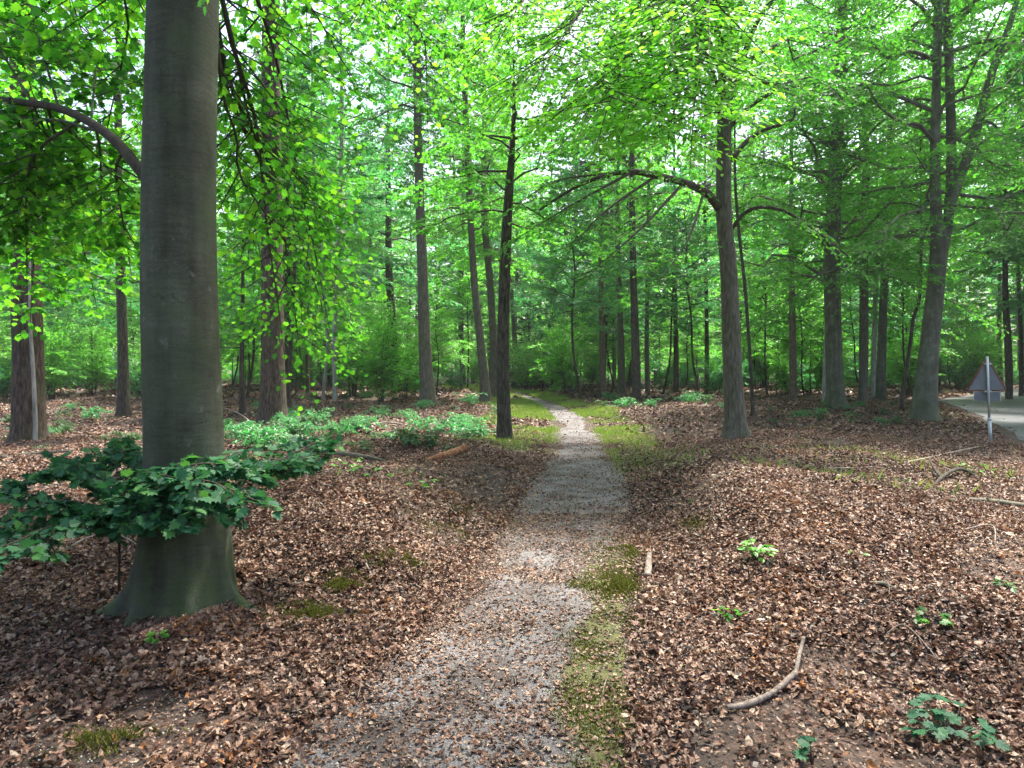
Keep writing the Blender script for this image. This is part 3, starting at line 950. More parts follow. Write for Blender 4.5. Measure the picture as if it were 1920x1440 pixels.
def big_beech():
    r = np.random.default_rng(5)
    d = 4.42
    root = empty("beech_tree", b1)
    tag(root, "thick smooth grey-green beech trunk at the front, leafy sapling across its foot", "tree")
    rows = [(346, 1180, 172), (347, 1100, 164), (348, 1000, 156), (344, 850, 143), (338, 650, 141), (336, 520, 140), (337, 400, 138), (342, 100, 134), (346, -100, 130), (350, -400, 122), (352, -1000, 100), (350, -2200, 70), (350, -3600, 30)]
    pts = np.array([P(a, b, d) for a, b, _ in rows]); pts[0, 2] = b1[2]
    rad = np.array([w * .945 / F * d * .5 for *_, w in rows])
    n = 110
    zz = np.concatenate([np.linspace(b1[2] - .1, b1[2] + 1.3, 34), np.linspace(b1[2] + 1.34, 6.5, 50), np.linspace(6.7, pts[-1, 2], 20)])
    P2 = np.stack([np.interp(zz, pts[:, 2], pts[:, 0]), np.full(len(zz), d), zz], -1)
    ker = np.ones(7) / 7
    P2[3:-3, 0] = np.convolve(P2[:, 0], ker, 'valid')
    h = np.maximum(zz - b1[2], 0)
    R2 = np.interp(zz, pts[:, 2], rad)
    sides = 72
    lob = np.array([(3.4, .75, .2), (-.3, 1.25, .12), (4.25, .28, .12), (4.75, .16, .1), (5.25, .5, .12), (-.75, .35, .09), (1.2, .5, .2), (2.3, .5, .2)])

    # theta runs from the trunk's own frame: build the ring explicitly
    th = np.linspace(0, 2 * pi, sides, endpoint=False)
    f = np.ones((len(zz), sides))
    f += .20 * np.exp(-h / .34)[:, None]
    for a, s, w in lob:
        dd = np.angle(np.exp(1j * (th - a)))
        f += 1.15 * s * np.exp(-(dd / w) ** 2 / 2)[None, :] * (np.exp(-h / .07) * .75 + .25 * np.exp(-h / .28))[:, None]
    tt, hh = np.meshgrid(th, zz)
    f += .02 * np.sin(2 * tt + 1.2 * hh) + .012 * np.sin(3 * tt - .9 * hh + 1) + .012 * (fbm(tt * 4, hh * 3, 7) - .5) + .05 * np.exp(-hh / .3) * (fbm(tt * 6, hh * 2.5, 17) - .5) + .02 * np.sin(tt - 1.1 + hh * 1.9)
    for a, z_, s, w in [(-.65, 2.15, .035, .11), (-1.2, 3.3, .03, .1), (3.6, 4.4, .05, .13), (-1.7, 1.28, .02, .06), (-2.3, 5.0, .03, .1)]:   # branch scars and swellings
        dd = np.angle(np.exp(1j * (tt - a)))
        q = np.hypot(dd * .24, (hh - z_)) / w
        f += s * (np.exp(-q ** 2) - .8 * np.exp(-(q * 2.4) ** 2))
    R = R2[:, None] * f
    V = np.stack([P2[:, 0, None] + R * np.cos(tt), P2[:, 1, None] + R * np.sin(tt), P2[:, 2, None] + 0 * R], -1).reshape(-1, 3)
    k = np.arange(len(zz) - 1)[:, None] * sides; j = np.arange(sides)[None]; j2 = (j + 1) % sides
    T = np.stack([k + j, k + j2, k + sides + j2, k + sides + j], -1).reshape(-1, 4)
    wood, leaves, up = Geo(), Geo(), Geo()
    wood.add(V, T)
    limb = catmull([P(300, 370, 4.45), P(262, 318, 4.55), P(200, 250, 4.8), P(110, 203, 5.2), P(0, 186, 5.6), P(-180, 150, 6.1)], 22)
    lgeo = Geo(); lgeo.add(*tube(limb, np.interp(np.linspace(0, 1, 22), [0, .3, 1], [.046, .036, .02]), 10, .04, 3))
    # leafy side branches of the limb, filling the upper left
    br = []
    for (px, py, dd), (qx, qy, qd) in [
            ((200, 250, 4.8), (60, 330, 6.2)), ((180, 240, 4.85), (190, 420, 6.4)), ((110, 203, 5.2), (-40, 300, 6.0)), ((110, 203, 5.2), (120, 330, 6.6)),
            ((60, 190, 5.4), (10, 420, 6.3)), ((230, 285, 4.7), (240, 470, 6.6)), ((0, 186, 5.6), (-100, 300, 6.4)), ((150, 225, 5.0), (50, 480, 6.8)),
            ((110, 203, 5.2), (90, 60, 6.2)), ((60, 192, 5.4), (-20, 90, 6.4)), ((170, 235, 4.95), (200, 110, 6.0)), ((90, 200, 5.3), (170, 520, 7.4)), ((20, 186, 5.5), (60, 540, 7.4))]:
        a, b = P(px, py, dd), P(qx, qy, qd)
        m = (a + b) / 2 + np.array([r.normal(0, .1), r.normal(0, .15), .22])
        br.append(catmull([a, m, b], 8))
    # branches from the trunk above the frame that hang into the picture
    top = lambda z: np.array([b1[0], b1[1], z])
    for z, pts_ in [
            (5.2, [P(200, -160, 5.2), P(80, 20, 6.6), P(-60, 160, 7.2)]), (5.6, [P(240, -220, 5.4), P(140, 20, 6.8), P(40, 180, 8)]),
            (5.0, [P(236, -60, 5.0), P(240, 60, 5.4), P(205, 220, 5.9)]), (6.0, [P(180, -300, 5.4), P(20, -40, 6.4), P(-120, 60, 7)]),
            (4.6, [P(405, 60, 4.5), P(418, 180, 4.75), P(445, 260, 5.0), P(450, 330, 5.3), P(520, 430, 6.0)]),
            (5.3, [P(470, -40, 5.2), P(520, 120, 6.0), P(560, 330, 6.6), P(590, 470, 6.9)]),
            (5.0, [P(430, 60, 5.0), P(480, 230, 5.9), P(500, 420, 6.6), P(520, 560, 7.0)]),
            (5.6, [P(500, -120, 5.4), P(600, 40, 6.6), P(650, 130, 7.4)]), (4.8, [P(440, 90, 5.2), P(480, 260, 6.2), P(560, 400, 7.2)]),
            (5.0, [P(420, 150, 5.6), P(520, 380, 7.0), P(560, 640, 8.2)]), (4.9, [P(430, 150, 5.6), P(520, 330, 7.0), P(600, 560, 8.2)]),
            (6.6, [P(600, -220, 6.0), P(700, -40, 8.4), P(790, 60, 10), P(800, 150, 10.4)]), (6.8, [P(560, -260, 6.4), P(640, -60, 8.8), P(690, 40, 10.2)]),
            (7.0, [P(480, -420, 6.2), P(480, -120, 8.2), P(440, 40, 9.6)]), (7.6, [P(700, -420, 6.4), P(820, -160, 8.6), P(900, -20, 10)])]:
        br.append(catmull([top(z)] + pts_, 12))
    thin = br[17:23]
    br = br[:17] + br[23:]
    branch_wood(wood, br + thin, .006, .007)
    foliage(wood, leaves, thin, r, leaf=.075, kind='lobed', step=.17, ns=5, nl=3, twig=.34, t0=.2, sub_wood=True, droop=.22, twig_max=.85, ndev=.6)
    foliage(wood, leaves, br, r, leaf=.08, kind='lobed', step=.11, ns=6, nl=4, twig=.34, t0=.25, sub_wood=True, droop=.35, twig_max=.85, ndev=.6)
    hi = radial_branches(r, axis_fn(pts), 7.5, 19, 46, 6.0, low=.8, el0=8, el1=50, sag=.12)
    hi += radial_branches(r, axis_fn(pts), 6.8, 12, 14, 6.5, low=.9, el0=6, el1=20, sag=.06, peak=.5, azim=(3.9, .6))  # extra boughs above the frame, added to shade the left foreground
    hi += radial_branches(r, axis_fn(pts), 7.2, 12, 16, 8.0, low=.9, el0=8, el1=20, sag=.06, peak=.5, azim=(.12, .38))  # unseen long boughs added to throw shade on the lower right ground
    branch_wood(wood, hi, .014)
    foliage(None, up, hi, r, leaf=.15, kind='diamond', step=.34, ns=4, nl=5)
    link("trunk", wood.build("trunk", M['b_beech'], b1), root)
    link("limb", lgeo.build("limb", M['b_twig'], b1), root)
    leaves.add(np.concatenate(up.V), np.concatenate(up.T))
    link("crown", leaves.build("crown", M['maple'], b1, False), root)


big_beech()

FOL_NEAR = dict(leaf=.085, step=.24, ns=5, nl=7, twig=.3, kind='oval', droop=.2)
FOL_MID = dict(leaf=.11, step=.22, ns=6, nl=7, twig=.36, ndev=.45)
FOL_FAR = dict(leaf=.165, step=.25, ns=5, nl=7, twig=.38, ndev=.5)

# ---- 17. beech right of the path, with the bright spray towards the camera
d = 15.8
bright = []
r_ = np.random.default_rng(77)
for z, a, b_, c in [
        (8.6, (1280, -60, 14), (1200, 40, 11.5), (1120, 170, 9.6)), (8.2, (1300, 20, 14), (1240, 120, 11.6), (1180, 215, 10)), (7.6, (1310, 80, 14), (1270, 190, 11.4), (1255, 250, 9.8)),
        (9.2, (1230, -120, 13.5), (1120, -20, 11), (1030, 110, 9.4)), (9.8, (1200, -200, 13), (1050, -80, 10.5), (960, 30, 9)), (9.4, (1290, -150, 13), (1260, -60, 10.4), (1260, 40, 8.8)),
        (8.9, (1310, -80, 13.4), (1300, 0, 10.8), (1310, 120, 9.2)), (8.0, (1240, 60, 14.4), (1130, 160, 12.6), (1060, 200, 11.4)), (8.8, (1180, -60, 14.6), (1060, 60, 13), (960, 170, 12)),
        (7.2, (1300, 130, 14.6), (1210, 170, 12.8), (1150, 255, 11.6)), (10, (1330, -220, 13), (1330, -120, 10), (1330, 20, 8.4)), (8.4, (1260, 0, 13), (1190, 90, 10.6), (1140, 200, 9.2)),
        (9.5, (1150, -130, 14.8), (1000, 0, 13.6), (900, 90, 12.8)), (8.1, (1330, 20, 13), (1310, 120, 10.4), (1300, 220, 9))]:
    bright.append([np.array([4.95, d, z]), P(*a), P(*b_), P(*c)])
t17 = px_tree("beech_tree", "slender beech right of the path whose bough arches left over it", (1380, 815), d,
              [(1379, 790, 46), (1374, 700, 43), (1366, 500, 38), (1357, 400, 36), (1358, 230, 33), (1360, 110, 31), (1366, -60, 24), (1372, -260, 18)], 19, 'b_brown', 'beech', 17,
              crown=dict(z0=8.0, H=18.5, n=52, Lmax=4.8, low=.8, el0=12), fol=FOL_MID,
              limbs=[([P(1350, 392, d), P(1325, 362, d - .4), P(1290, 345, d - .9), P(1235, 330, d - 1.5), P(1170, 322, d - 2), P(1090, 345, d - 2.6), P(1010, 395, d - 3)], [.11, .085, .055, .018]),
                     ([P(1358, 250, d), P(1400, 205, d - .2), P(1450, 172, d - .5), P(1500, 160, d - .8), P(1570, 150, d - 1.4)], [.06, .045, .015]),
                     ([P(1372, 300, d), P(1395, 270, d + .2), P(1430, 245, d + .3), P(1485, 225, d + .4), P(1490, 200, d + .4)], [.07, .05, .02]),
                     ([P(1372, 430, d), P(1395, 400, d - .2), P(1430, 388, d - .4), P(1480, 400, d - .7), P(1540, 440, d - 1.1), P(1590, 480, d - 1.4)], [.05, .04, .015]),
                     ([P(1366, 190, d), P(1390, 120, d - .3), P(1415, 50, d - .6), P(1450, 0, d - .9), P(1520, -50, d - 1.4)], [.085, .06, .03])],
              stems=[([P(1357, 130, d), P(1346, 60, d), P(1340, 0, d), P(1330, -160, d), P(1318, -420, d)], [.16, .12, .03])],
              extra=[[P(1230, 330, d - 1.5), P(1130, 400, d - 2.4), P(1060, 480, d - 3)], [P(1280, 345, d - 1), P(1200, 430, d - 2), P(1120, 500, d - 2.8)], [P(1180, 325, d - 2), P(1080, 380, d - 2.6), P(980, 440, d - 3.2)],
                     [P(1320, 360, d - .5), P(1290, 450, d - 1.5), P(1240, 520, d - 2.2)], [P(1140, 325, d - 2.2), P(1040, 340, d - 2.6), P(960, 390, d - 3)]], limb_fol=dict(step=.2, leaf=.08, kind='oval', twig_max=1.0, ns=5, nl=6), limb_bark='b_dark')
# the bright sprays are a crown of their own so that they carry the leaf colour with sunlight painted in
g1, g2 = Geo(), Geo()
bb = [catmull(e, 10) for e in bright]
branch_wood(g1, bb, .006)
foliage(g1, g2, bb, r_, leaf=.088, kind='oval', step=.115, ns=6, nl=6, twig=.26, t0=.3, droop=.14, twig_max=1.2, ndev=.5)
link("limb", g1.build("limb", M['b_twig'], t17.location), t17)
link("crown", g2.build("crown", M['beech_sunlit'], t17.location, False), t17)

# ---- 11. dark trunk beside the path
px_tree("oak_tree", "dark mossy trunk standing right at the path's left edge", (947, 820), 15.2,
        [(946, 800, 31), (943, 700, 28), (944, 600, 26), (948, 470, 24), (955, 350, 20), (961, 270, 13), (964, 180, 7), (962, 90, 3)], 9.6, 'b_dark', 'beech', 111,
        crown=dict(z0=4.8, H=10.0, n=30, Lmax=2.6), fol=FOL_MID, flare=.45)
# ---- 19, 20. the two beeches at the right
d = 24.5
px_tree("beech_tree", "straight grey beech second from the road, pushing out many rising boughs", (1568, 772), d,
        [(1567, 750, 40), (1562, 620, 37), (1560, 480, 34), (1567, 300, 28), (1574, 180, 24), (1580, 0, 20)], 22, 'b_greybeech', 'beech', 19,
        crown=dict(z0=4.4, H=21, n=84, Lmax=5.6, low=.85, el0=14, el1=55, sag=.22), fol=FOL_MID,
        limbs=[([P(1566, 330, d), P(1610, 280, d - .4), P(1650, 230, d - .8), P(1720, 190, d - 1.4)], [.09, .06, .02]), ([P(1570, 220, d), P(1620, 190, d - .5), P(1680, 172, d - 1), P(1740, 160, d - 1.5)], [.07, .05, .02]),
               ([P(1562, 280, d), P(1530, 200, d - .6), P(1500, 140, d - 1.2)], [.07, .05, .02]), ([P(1560, 460, d), P(1620, 395, d - .6), P(1690, 380, d - 1.2), P(1760, 400, d - 1.7)], [.07, .05, .02])])
d = 20.5
px_tree("beech_tree", "twin-stemmed pale beech by the road with a steep bough to the right", (1732, 790), d,
        [(1733, 765, 48), (1744, 640, 40), (1756, 520, 38), (1761, 455, 38), (1755, 400, 24), (1753, 300, 21), (1756, 150, 18), (1759, 0, 17)], 21, 'b_greybeech', 'beech', 20,
        crown=dict(z0=5.5, H=20, n=76, Lmax=5.4, low=.8, el0=8, el1=52), fol=FOL_MID,
        stems=[([P(1766, 480, d), P(1779, 400, d), P(1784, 300, d + .1), P(1780, 120, d + .2), P(1774, -40, d + .3), P(1780, -500, d + .4)], [.15, .14, .125, .04]),
               ([P(1772, 420, d - .1), P(1798, 340, d - .2), P(1835, 230, d - .4), P(1862, 130, d - .6), P(1892, 50, d - .8), P(1925, -60, d - 1)], [.12, .135, .11, .045])],
        limbs=[([P(1864, 120, d - .6), P(1885, 95, d - .8), P(1920, 60, d - 1.2), P(1980, 30, d - 1.8)], [.07, .05, .02]), ([P(1756, 100, d), P(1725, 110, d + .3), P(1690, 95, d + .5)], [.05, .04, .015]),
               ([P(1836, 228, d - .4), P(1862, 232, d - .6), P(1885, 260, d - .9), P(1930, 300, d - 1.4)], [.05, .035, .015])])
# ---- left-hand traced trunks
px_tree("pine_tree", "broad rough-barked pine close behind the big beech trunk", (512, 800), 18.2,
        [(512, 770, 54), (511, 650, 48), (509, 400, 44), (508, 200, 43), (508, 40, 40)], 22, 'b_rough', 'needle', 2,
        crown=dict(z0=13, H=21.5, n=26, Lmax=2.8), fol=FOL_FAR, flare=.35)
px_tree("pine_tree", "wide rough dark trunk at the left edge, thin pale stem before it", (54, 825), 14.6,
        [(54, 790, 70), (52, 650, 63), (50, 560, 58), (46, 300, 52), (42, 0, 46)], 20, 'b_rough', 'needle', 3,
        crown=dict(z0=12, H=19.5, n=24, Lmax=3), fol=FOL_FAR, flare=.3)
px_tree("pale_sapling", "thin pale bare stem leaning against the wide rough trunk", (66, 828), 14.0, [(66, 780, 9), (62, 690, 8), (56, 590, 7)], 5, 'b_pale', 'beech', 31,
        crown=dict(z0=2.6, H=5, n=7, Lmax=1.2), fol=FOL_MID, sides=8, flare=.1)
px_tree("oak_tree", "dark straight trunk left of the big beech, leafy low down", (232, 776), 23, [(232, 760, 26), (230, 640, 22), (226, 500, 21), (222, 300, 18)], 17, 'b_dark', 'beech', 4,
        crown=dict(z0=4.6, H=16, n=34, Lmax=3.6), fol=FOL_MID, flare=.35)
px_tree("beech_tree", "tall bare brown trunk between the rough pine and the path", (803, 757), 27, [(802, 740, 32), (796, 640, 27), (792, 500, 24), (788, 400, 22), (784, 250, 19), (782, 130, 17)], 23, 'b_brown', 'beech', 8,
        crown=dict(z0=10, H=22, n=54, Lmax=4.0), fol=FOL_MID, flare=.35)
px_tree("oak_tree", "grey-brown trunk leaning left, crossing a straighter one behind", (910, 742), 30, [(909, 725, 23), (902, 650, 19), (892, 560, 17), (886, 480, 16), (878, 320, 15), (868, 80, 12)], 22, 'b_brown', 'beech', 9,
        crown=dict(z0=7.5, H=21, n=52, Lmax=4.0), fol=FOL_MID, flare=.35)
px_tree("oak_tree", "straight mossy trunk right behind the left-leaning one", (927, 722), 35, [(926, 705, 20), (924, 620, 17), (918, 520, 16), (908, 400, 14)], 21, 'b_brown', 'beech', 10,
        crown=dict(z0=7, H=20, n=52, Lmax=4.0), fol=FOL_FAR, flare=.3)
px_tree("birch_tree", "spindly pale birch with peeling bark left of the bare brown trunk", (628, 742), 30, [(628, 730, 11), (627, 620, 10), (634, 450, 9), (641, 250, 8), (639, 60, 7)], 21, 'b_pale', 'cool', 6,
        crown=dict(z0=6, H=20, n=56, Lmax=3.2), fol=FOL_FAR, sides=8, flare=.2)
px_tree("birch_tree", "second thin pale birch, wavy, close beside the spindly one", (607, 738), 33, [(607, 728, 8), (614, 640, 8), (600, 480, 7), (585, 250, 6)], 18, 'b_pale', 'cool', 61,
        crown=dict(z0=7, H=17, n=30, Lmax=2.4), fol=FOL_FAR, sides=8, flare=.2)
px_tree("oak_tree", "dark knotty trunk forking above the shrubs left of the bare brown trunk", (742, 732), 38, [(742, 715, 19), (739, 640, 17), (730, 520, 16), (728, 380, 12)], 20, 'b_dark', 'cool', 7,
        crown=dict(z0=5, H=19, n=36, Lmax=4.2), fol=FOL_FAR, flare=.3)
px_tree("young_tree", "short thin dark trunk showing beside the big beech's right side", (454, 772), 23, [(454, 760, 13), (453, 690, 11), (455, 560, 9)], 8, 'b_dark', 'beech', 45,
        crown=dict(z0=2.2, H=7.6, n=26, Lmax=2.4), fol=FOL_MID, sides=8, flare=.2)
px_tree("young_tree", "leaning thin stem just right of the rough pine trunk", (541, 745), 24, [(541, 735, 11), (545, 640, 9), (551, 560, 8), (552, 400, 7)], 11, 'b_dark', 'beech', 46,
        crown=dict(z0=4, H=10.6, n=26, Lmax=2.4), fol=FOL_MID, sides=8, flare=.2)
# ---- right-hand thin and far trunks
px_tree("young_tree", "slim dark leaning stem behind the arching beech", (1411, 772), 21, [(1411, 760, 9), (1405, 650, 8), (1397, 540, 8), (1386, 440, 7), (1378, 330, 6)], 12, 'b_dark', 'beech', 18,
        crown=dict(z0=6, H=11.5, n=18, Lmax=2.0), fol=FOL_MID, sides=8, flare=.2)
for i, (lab, bx, by, dd, tr, bark, nm) in enumerate([
        ("thin grey trunk alone at the far path bend", 1036, 706, 48, [(1036, 690, 11), (1036, 600, 9), (1034, 450, 8)], 'b_brown', 'oak_tree'),
        ("straight reddish pine trunk right of the path bend", 1131, 720, 37, [(1130, 700, 15), (1128, 600, 12), (1126, 440, 11)], 'b_pine', 'pine_tree'),
        ("mottled trunk between the reddish pine and the dark straight trunk", 1166, 722, 39, [(1165, 700, 17), (1163, 600, 14), (1158, 450, 12)], 'b_brown', 'oak_tree'),
        ("dark straight trunk right of the path bend", 1194, 732, 33, [(1193, 712, 20), (1190, 600, 17), (1186, 450, 15), (1185, 330, 13)], 'b_dark', 'oak_tree'),
        ("slim pale-grey trunk just right of the dark straight one", 1214, 716, 41, [(1213, 700, 11), (1213, 600, 9), (1216, 400, 8)], 'b_brown', 'oak_tree'),
        ("thin trunk rising from the shrubs left of the arching beech", 1268, 716, 42, [(1268, 700, 12), (1267, 600, 10), (1264, 450, 9)], 'b_dark', 'oak_tree'),
        ("spruce trunk with dead lower twigs near the arching beech", 1325, 718, 40, [(1325, 700, 10), (1325, 600, 9), (1322, 420, 8)], 'b_rough', 'pine_tree'),
        ("brownish trunk between the two nearest right-hand beeches", 1487, 735, 33, [(1487, 715, 17), (1486, 620, 15), (1484, 480, 13)], 'b_pine', 'oak_tree'),
        ("pale leaning trunk close behind the many-boughed beech", 1545, 745, 30, [(1545, 735, 9), (1548, 650, 8), (1556, 520, 7)], 'b_pale', 'young_tree'),
        ("broad pale trunk behind, between the two beeches by the road", 1652, 742, 33, [(1652, 720, 22), (1655, 600, 19), (1662, 450, 17), (1668, 330, 15)], 'b_greybeech', 'beech_tree'),
        ("twin of the broad pale trunk, standing just left of it", 1637, 738, 35, [(1637, 720, 11), (1640, 600, 10), (1645, 450, 9)], 'b_pale', 'young_tree'),
        ("crooked dark sapling leaning towards the twin-stemmed beech", 1692, 752, 25, [(1692, 740, 9), (1706, 650, 8), (1712, 600, 8), (1726, 540, 7)], 'b_dark', 'young_tree'),
        ("dark trunk beyond the road above the warning sign", 1892, 742, 34, [(1892, 720, 15), (1890, 640, 14), (1885, 540, 12)], 'b_dark', 'oak_tree'),
        ("thin dark trunk at the far right edge beyond the road", 1915, 740, 38, [(1915, 720, 9), (1913, 600, 8), (1908, 480, 7)], 'b_dark', 'oak_tree'),
        ("slim trunk halfway between rough pine and spindly birch", 577, 728, 40, [(577, 712, 9), (574, 600, 8), (570, 400, 7)], 'b_dark', 'oak_tree'),
        ("faint grey trunk right of the bare brown trunk, far back", 865, 716, 50, [(865, 700, 8), (866, 600, 7), (868, 450, 6)], 'b_brown', 'oak_tree')]):
    thin = tr[0][2] < 12
    r_ = np.random.default_rng(300 + i)
    z0 = 9.5 if nm == 'pine_tree' else r_.uniform(5, 7.5)
    H = 12 if nm == 'young_tree' else r_.uniform(17, 22)
    px_tree(nm, lab, (bx, by), dd, tr, H, bark, 'needle' if (nm == 'pine_tree') else ('cool' if i % 3 == 1 else 'beech'), 300 + i,
            crown=dict(z0=min(z0, H - 3), H=H - .5, n=24 if thin else 34, Lmax=2.4 if nm in ('young_tree', 'pine_tree') else 3.6), fol=FOL_FAR, sides=8, flare=.25)


# ---- prototypes for the rest of the wood: trees, shrubs
def proto_tree(name, cat, H, r0, z0, n, Lmax, bark, leafm, seed, fol, bend=.5, **cr):
    r = np.random.default_rng(seed)
    zz = np.linspace(0, H, 7)
    pts = np.stack([np.cumsum(r.normal(0, bend * .25, 7)) * (zz > 0), np.cumsum(r.normal(0, bend * .25, 7)) * (zz > 0), zz], -1)
    pts[0, :2] = 0
    rad = r0 * np.array([1, .9, .8, .68, .52, .34, .1])
    root = make_tree(name, None, (0, 0, 0), pts, rad, H, bark, leafm, crown=dict(z0=z0, H=H - .3, n=n, Lmax=Lmax, **cr), seed=seed, fol=fol, sides=8, flare=.3, cat=cat)
    return root


def proto_shrub(name, cat, H, n, leafm, seed, leaf, bark='b_twig', spread=1.0):
    r = np.random.default_rng(seed)
    root = empty(name, (0, 0, 0)); tag(root, None, cat)
    wood, lv = Geo(), Geo()
    br = []
    for i in range(n):
        az = r.uniform(0, 6.28); h = H * r.uniform(.5, 1)
        out = spread * r.uniform(.15, .75) * h * .6
        a = np.array([cos(az), sin(az), 0])
        br.append(catmull([a * r.uniform(0, .2), a * out * .4 + UP * h * .5, a * out + UP * h], 7))
        for q in range(3):
            t = r.uniform(.2, .8); s = a * out * t + UP * h * t
            az2 = az + r.normal(0, 1.2); a2 = np.array([cos(az2), sin(az2), 0]); l = h * r.uniform(.25, .5)
            br.append(catmull([s, s + a2 * l * .5 + UP * l * .3, s + a2 * l + UP * l * .25], 6))
    branch_wood(wood, br, .008, .006, 4)
    foliage(wood, lv, br, r, leaf=leaf, step=leaf * 1.5, ns=5, nl=5, twig=.4, t0=.15, droop=.2, twig_max=.8, ndev=.5)
    link("stems", wood.build("stems", M[bark]), root).name = "stem"
    link("foliage", lv.build("foliage", M[leafm], smooth_shade=False), root)
    return root


def scatter(protos, spots, label, group, r, smin=.85, smax=1.2):
    """The first use moves the prototype itself; later ones are copies with copies of its parts."""
    for i, (x, y, k) in enumerate(spots):
        pr = protos[k % len(protos)]
        loc = (x, y, float(gz(x, y)) - .03); rz = r.uniform(0, 6.28); s = r.uniform(smin, smax)
        if not pr.get("used"):
            pr["used"] = 1
            o = pr; o.location = loc; o.rotation_euler = (0, 0, rz); o.scale = (s,) * 3
        else:
            o = copy_tree(pr, loc, rz, s)
        o["label"] = label; o["group"] = group


taken = [tuple(o.location[:2]) for o in COL.objects if o.parent is None and o.type == 'EMPTY']


def spots(n, r, y0, y1, cond, gap, xk=.82, pad=2.0):
    out = []
    tries = 0
    while len(out) < n and tries < 20000:
        tries += 1
        y = math.sqrt(r.uniform(y0 ** 2, y1 ** 2)); x = r.uniform(-1, 1) * (xk * y + pad)
        if abs(x - path_x(y)) < 1.9 or -1.5 < float(road_s(x, y)) < 6.5 or not cond(x, y):
            continue
        if any((x - a) ** 2 + (y - b) ** 2 < gap ** 2 for a, b in taken):
            continue
        taken.append((x, y)); out.append((x, y, int(r.integers(0, 99))))
    return out


r_ = np.random.default_rng(404)
tall = [proto_tree("beech_tree", "tree", 23, .21, 5.5, 80, 5.2, 'b_brown', 'beech', 506, FOL_FAR), proto_tree("beech_tree", "tree", 21, .20, 5.0, 52, 4.0, 'b_brown', 'beech', 501, FOL_FAR),
        proto_tree("oak_tree", "tree", 19, .24, 4.5, 52, 4.2, 'b_dark', 'beech', 502, FOL_FAR),
        proto_tree("beech_tree", "tree", 22, .16, 6.0, 48, 3.6, 'b_greybeech', 'cool', 503, FOL_FAR),
        proto_tree("pine_tree", "tree", 22, .19, 11, 30, 2.8, 'b_pine', 'needle', 504, FOL_FAR),
        proto_tree("birch_tree", "tree", 18, .10, 3.5, 60, 3.2, 'b_pale', 'cool', 505, FOL_FAR)]
left_path = lambda x, y: x < path_x(y)
right_path = lambda x, y: x > path_x(y) and road_s(x, y) < 0
over_road = lambda x, y: road_s(x, y) > 6.4
scatter(tall, spots(31, r_, 31, 80, lambda x, y: left_path(x, y) and not 36 < y < 52, 2.8), "tall green-crowned tree deep in the wood left of the path", "deep wood left of the path", r_, 1.0, 1.45)
scatter(tall, [(16.2, 31.5, 0)] + spots(31, r_, 31, 80, lambda x, y: right_path(x, y) and not 34 < y < 52, 2.7), "tall green-crowned tree deep in the wood right of the path", "deep wood right of the path", r_, 1.0, 1.45)
scatter(tall, [(26.6, 33.5, 0), (31, 38, 5), (29, 34.5, 0), (26.4, 30, 5)] + spots(40, r_, 20, 75, over_road, 2.6, 1.05), "tall leafy tree in the wood beyond the road", "wood beyond the road", r_, 1.0, 1.45)
thin_ = [proto_tree("young_tree", "young tree", 9, .05, 2.8, 40, 2.2, 'b_twig', 'under', 511, dict(leaf=.125, step=.17, ns=5, nl=6, twig=.42, ndev=.5), .4, low=.9, el0=10),
         proto_tree("young_tree", "young tree", 11, .06, 3.6, 42, 2.4, 'b_twig', 'cool', 512, dict(leaf=.125, step=.17, ns=5, nl=6, twig=.42, ndev=.5), .6, low=.9, el0=10),
         proto_tree("young_tree", "young tree", 7, .04, 2.0, 36, 1.9, 'b_twig', 'under', 513, dict(leaf=.115, step=.16, ns=5, nl=6, twig=.42, ndev=.5), .4, low=.9, el0=14)]
scatter(thin_, spots(50, r_, 30, 60, left_path, 1.8), "thin young tree with low green leaves among the trunks left of the path", "young trees left of the path", r_)
scatter(thin_, spots(56, r_, 33, 58, right_path, 1.7), "thin young tree with low green leaves among the trunks right of the path", "young trees right of the path", r_)
scatter(thin_, spots(30, r_, 22, 60, over_road, 1.7, .95), "thin young tree along the far side of the road", "young trees beyond the road", r_)
shr = [proto_shrub("shrub", "shrub", 3.2, 7, 'under', 521, .10), proto_shrub("shrub", "shrub", 2.4, 7, 'cool', 522, .10), proto_shrub("shrub", "shrub", 4.2, 8, 'under', 523, .12),
       proto_shrub("shrub", "shrub", 1.8, 6, 'cool', 524, .09)]
scatter(shr, spots(50, r_, 30, 64, left_path, 1.5), "bushy green shrub under the trees left of the path", "shrubs left of the path", r_)
scatter(shr, spots(58, r_, 34, 62, right_path, 1.5), "bushy green shrub under the trees right of the path", "shrubs right of the path", r_)
scatter(shr, spots(26, r_, 26, 55, over_road, 1.3), "bushy green shrub beyond the road", "shrubs beyond the road", r_)

# spruce: the dark mass behind the path bend
def spruce(x, y, H, label, seed):
    r = np.random.default_rng(seed)
    base = np.array([x, y, float(gz(x, y))])
    root = empty("spruce_tree", base); tag(root, label, "tree", None)
    wood, lv = Geo(), Geo()
    ax = np.array([base, base + UP * H * .5, base + UP * H])
    wood.add(*trunk_geo(ax, [.16, .1, .02], 8, seed, .3))
    br = radial_branches(r, axis_fn(ax), base[2] + .5, base[2] + H - .2, 80, 2.3, low=1.0, el0=-12, el1=25, sag=.12, peak=.05)
    branch_wood(wood, br, .01)
    foliage(wood, lv, br, r, leaf=.13, kind='diamond', step=.22, ns=5, nl=6, twig=.35, t0=.05, droop=.4)
    link("trunk", wood.build("trunk", M['b_rough'], base), root)
    link("crown", lv.build("crown", M['needle'], base, False), root)


spruce(1.3, 52, 6.5, "dark spruce closing the view behind the path bend", 71)
spruce(3.1, 56, 7.2, "second dark spruce, right of the one closing the path's view", 72)


